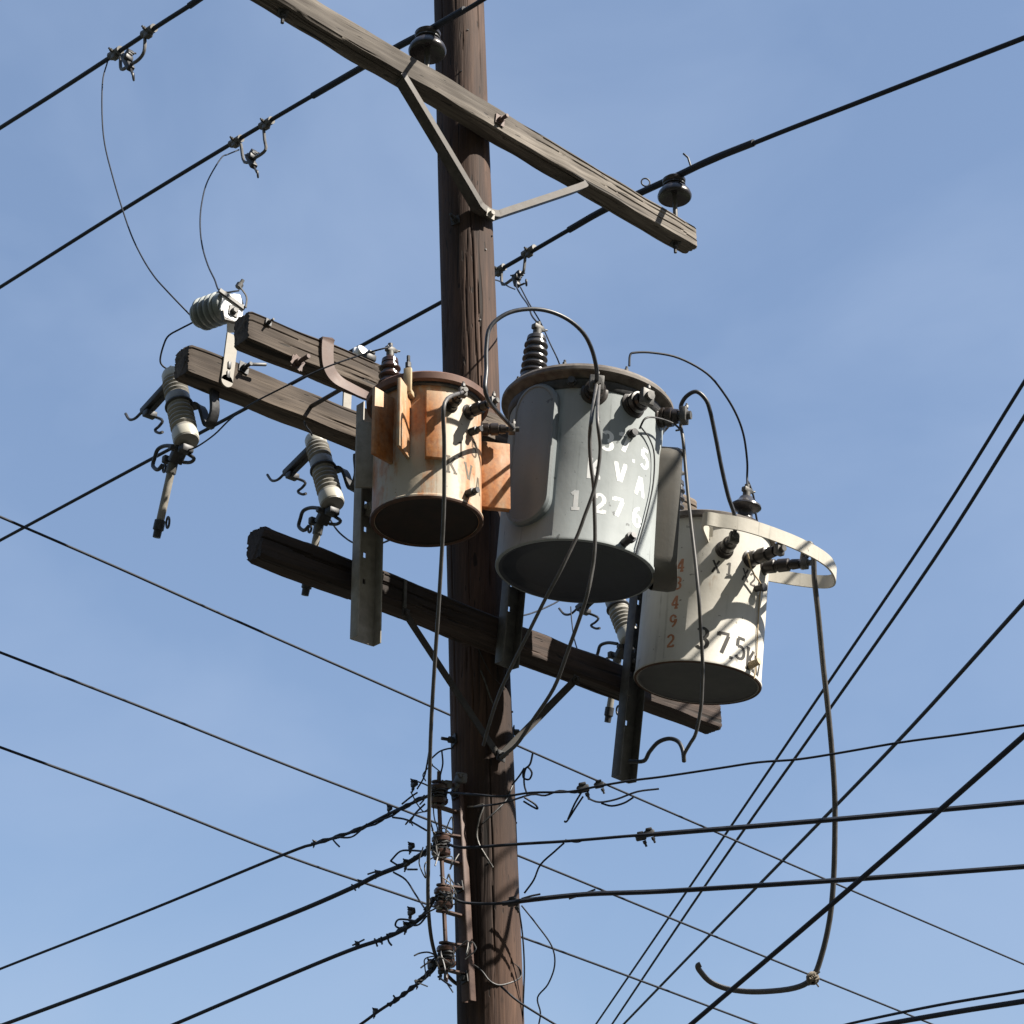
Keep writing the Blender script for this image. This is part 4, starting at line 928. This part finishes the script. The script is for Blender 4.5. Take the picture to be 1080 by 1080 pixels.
lead('jumper_wire', 'thin pair wire from the clamp right of the pole to the grey transformer top bushing', [(545, 303), (550, 312), (557, 322), (561, 333)], 9.1, 7.75, None, 1.9, M_wire, (on(545, 296, 0, PR.x), HV2), 7)
lead('jumper_wire', 'thin wire slanting from the clamp right of the pole behind the grey transformer', [(549, 303), (558, 320), (570, 340), (580, 362), (590, 384), (600, 420)], 9.2, 8.4, None, 1.6, M_wire, (None, O3 + V3((0, 0, .16))), 7)
lead('jumper_wire', 'thin wire stub reaching the right side clamp from the pole face', [(510, 296), (520, 295), (528, 297), (536, 302), (543, 305)], 8.3, 9.1, None, 1.6, M_wire, (None, None), 7)
lead('jumper_wire', 'thin wire below the grey transformer joining the half hidden cutout to the pole', [(548, 650), (560, 647), (575, 641), (590, 633), (600, 622)], 7.6, 8.2, None, 1.8, M_wire, (None, None), 7)
lead('jumper_wire', 'thin wire drooping from the half hidden cutout to the lowest arm', [(602, 640), (603, 655), (606, 675), (612, 692), (622, 707)], 8.2, 7.65, None, 1.4, M_wire, (None, None), 7)
# ground wire and loose tails on the pole
def pole_wire(label, lst, off=.006, r=.003, m=M_hw):
    pts = []
    for (x, y) in lst:     # sight the pole surface
        best = None
        d = ray(x, y); t0 = 6.0
        for k in range(400):
            q = CAM + d * (6.2 + k * .008); c = pole_axis(q.z)
            rr = math.hypot(q.x - c.x, q.y - c.y)
            if rr < .122 - .0012 * (q.z - 7) + off: best = q; break
        pts.append(best or at(x, y, 7.1))
    return wire('ground_wire', label, 'cable', pts, r, m, n=6)
pole_wire('thin bare wire running down the shaded pole face below the rusty transformer', [(486, 640), (492, 655), (505, 685), (517, 710), (528, 722), (533, 727)], r=.0022, m=M_dark)
pole_wire('pale stiff wire stub bent over the pole face above the brace joint', [(507, 707), (512, 720), (518, 738), (523, 748)], r=.0035)
pole_wire('pale bent wire stub on the pole between the rack and the right lines', [(493, 851), (500, 851), (510, 849), (506, 862), (503, 878), (505, 890), (512, 902), (520, 915)], r=.0038)
pole_wire('dark loose wire sagging in a curve across the foot of the pole', [(487, 1010), (500, 1018), (508, 1024), (516, 1034), (526, 1039), (540, 1036), (549, 1030), (548, 1022), (540, 1015)], r=.0035, m=M_dark)
pole_wire('thin wire slanting across the pole from the brace joint toward the twisted line', [(509, 868), (520, 858), (533, 845), (541, 828)], .008, .0032, M_dark)
lead('loose_wire', 'loose thin wire drooping beside the right edge of the pole bottom', [(550, 955), (566, 975), (582, 998), (585, 1018), (578, 1038), (567, 1052), (570, 1068), (568, 1082)], 6.95, 6.9, None, 1.7, M_wire)
lead('loose_wire', 'loose thin wire hugging the right edge of the pole bottom', [(546, 950), (551, 985), (553, 1020), (552, 1055), (551, 1082)], 6.97, 6.9, None, 1.8, M_wire)
lead('loose_wire', 'short wire leaving the pole foot for the bottom edge', [(528, 1040), (545, 1055), (565, 1068), (590, 1083)], 6.8, 6.75, None, 2.4, M_wire)
lead('loose_wire', 'thin wire loop above the rack top joining the long grey cable', [(455, 800), (463, 793), (471, 790), (478, 789)], 6.95, 7.1, None, 1.8, M_wire)
lead('loose_wire', 'thin wire dropping from the loop to the rack top clamp', [(466, 792), (467, 805), (465, 815), (463, 824)], 7.0, 7.0, None, 1.8, M_wire)
lead('loose_wire', 'thin dark wire from the rack top up along the long grey cable', [(440, 832), (447, 820), (450, 808), (453, 790)], 6.95, 6.85, None, 1.8, M_wire)

# ------------------------------------------------------------------ light, sky, camera
EL = math.radians(44); SH = V3((math.cos(math.radians(-58.5)), math.sin(math.radians(-58.5)), 0))
SUN = SH * math.cos(EL) + V3((0, 0, math.sin(EL)))
ld = bpy.data.lights.new('sun', 'SUN'); ld.energy = 5.0; ld.angle = math.radians(.5); ld.color = (1, .93, .82)
lo = bpy.data.objects.new('sun', ld); COL.objects.link(lo); lo.rotation_euler = (-SUN).to_track_quat('-Z', 'Y').to_euler(); lo.location = (6, -8, 20)
w = bpy.data.worlds.new('World'); S.world = w; w.use_nodes = True; nt = w.node_tree; bg = nt.nodes['Background']
sky = nt.nodes.new('ShaderNodeTexSky'); sky.sky_type = 'NISHITA'; sky.sun_disc = False; sky.sun_elevation = EL
sky.sun_rotation = math.atan2(SUN.x, SUN.y)
sky.air_density = 1.0; sky.dust_density = 1.0; sky.ozone_density = 1.0
N = NT(nt)
tc = N.tc.outputs['Generated']
mp = N.new('ShaderNodeMapping'); mp.inputs['Scale'].default_value = (1.7, 1.7, 2.6); N.link(tc, mp.inputs['Vector'])
cn = N.new('ShaderNodeTexNoise'); cn.inputs['Scale'].default_value = 2.4; cn.inputs['Detail'].default_value = 5; cn.inputs['Distortion'].default_value = .4; N.link(mp.outputs[0], cn.inputs['Vector'])
cl = N.ramp(cn.outputs['Fac'], [(.44, .0), (.74, .42)])
col = N.mix(cl, sky.outputs['Color'], (4.2, 4.9, 6.0))
col = N.mix(1.0, col, (.95, .965, 1.0), 'MULTIPLY'); col = N.mix(.58, col, (1.66, 2.42, 3.86)); N.link(col, bg.inputs['Color']); bg.inputs['Strength'].default_value = .074
cd = bpy.data.cameras.new('camera'); cam = bpy.data.objects.new('camera', cd); COL.objects.link(cam); S.camera = cam
cd.sensor_width = 36; cd.lens = 36 * FPX / 1080; cd.clip_start = .05; cd.clip_end = 20000
cm = Matrix((RT, UP, -FW)).transposed().to_4x4(); cm.translation = CAM; cam.matrix_world = cm
S.view_settings.view_transform = 'Standard'; S.view_settings.look = 'None'; S.view_settings.exposure = 1.17; S.view_settings.gamma = 1
S.cycles.max_bounces = 6
for o in bpy.data.objects:
    if '_w' in o: del o['_w']
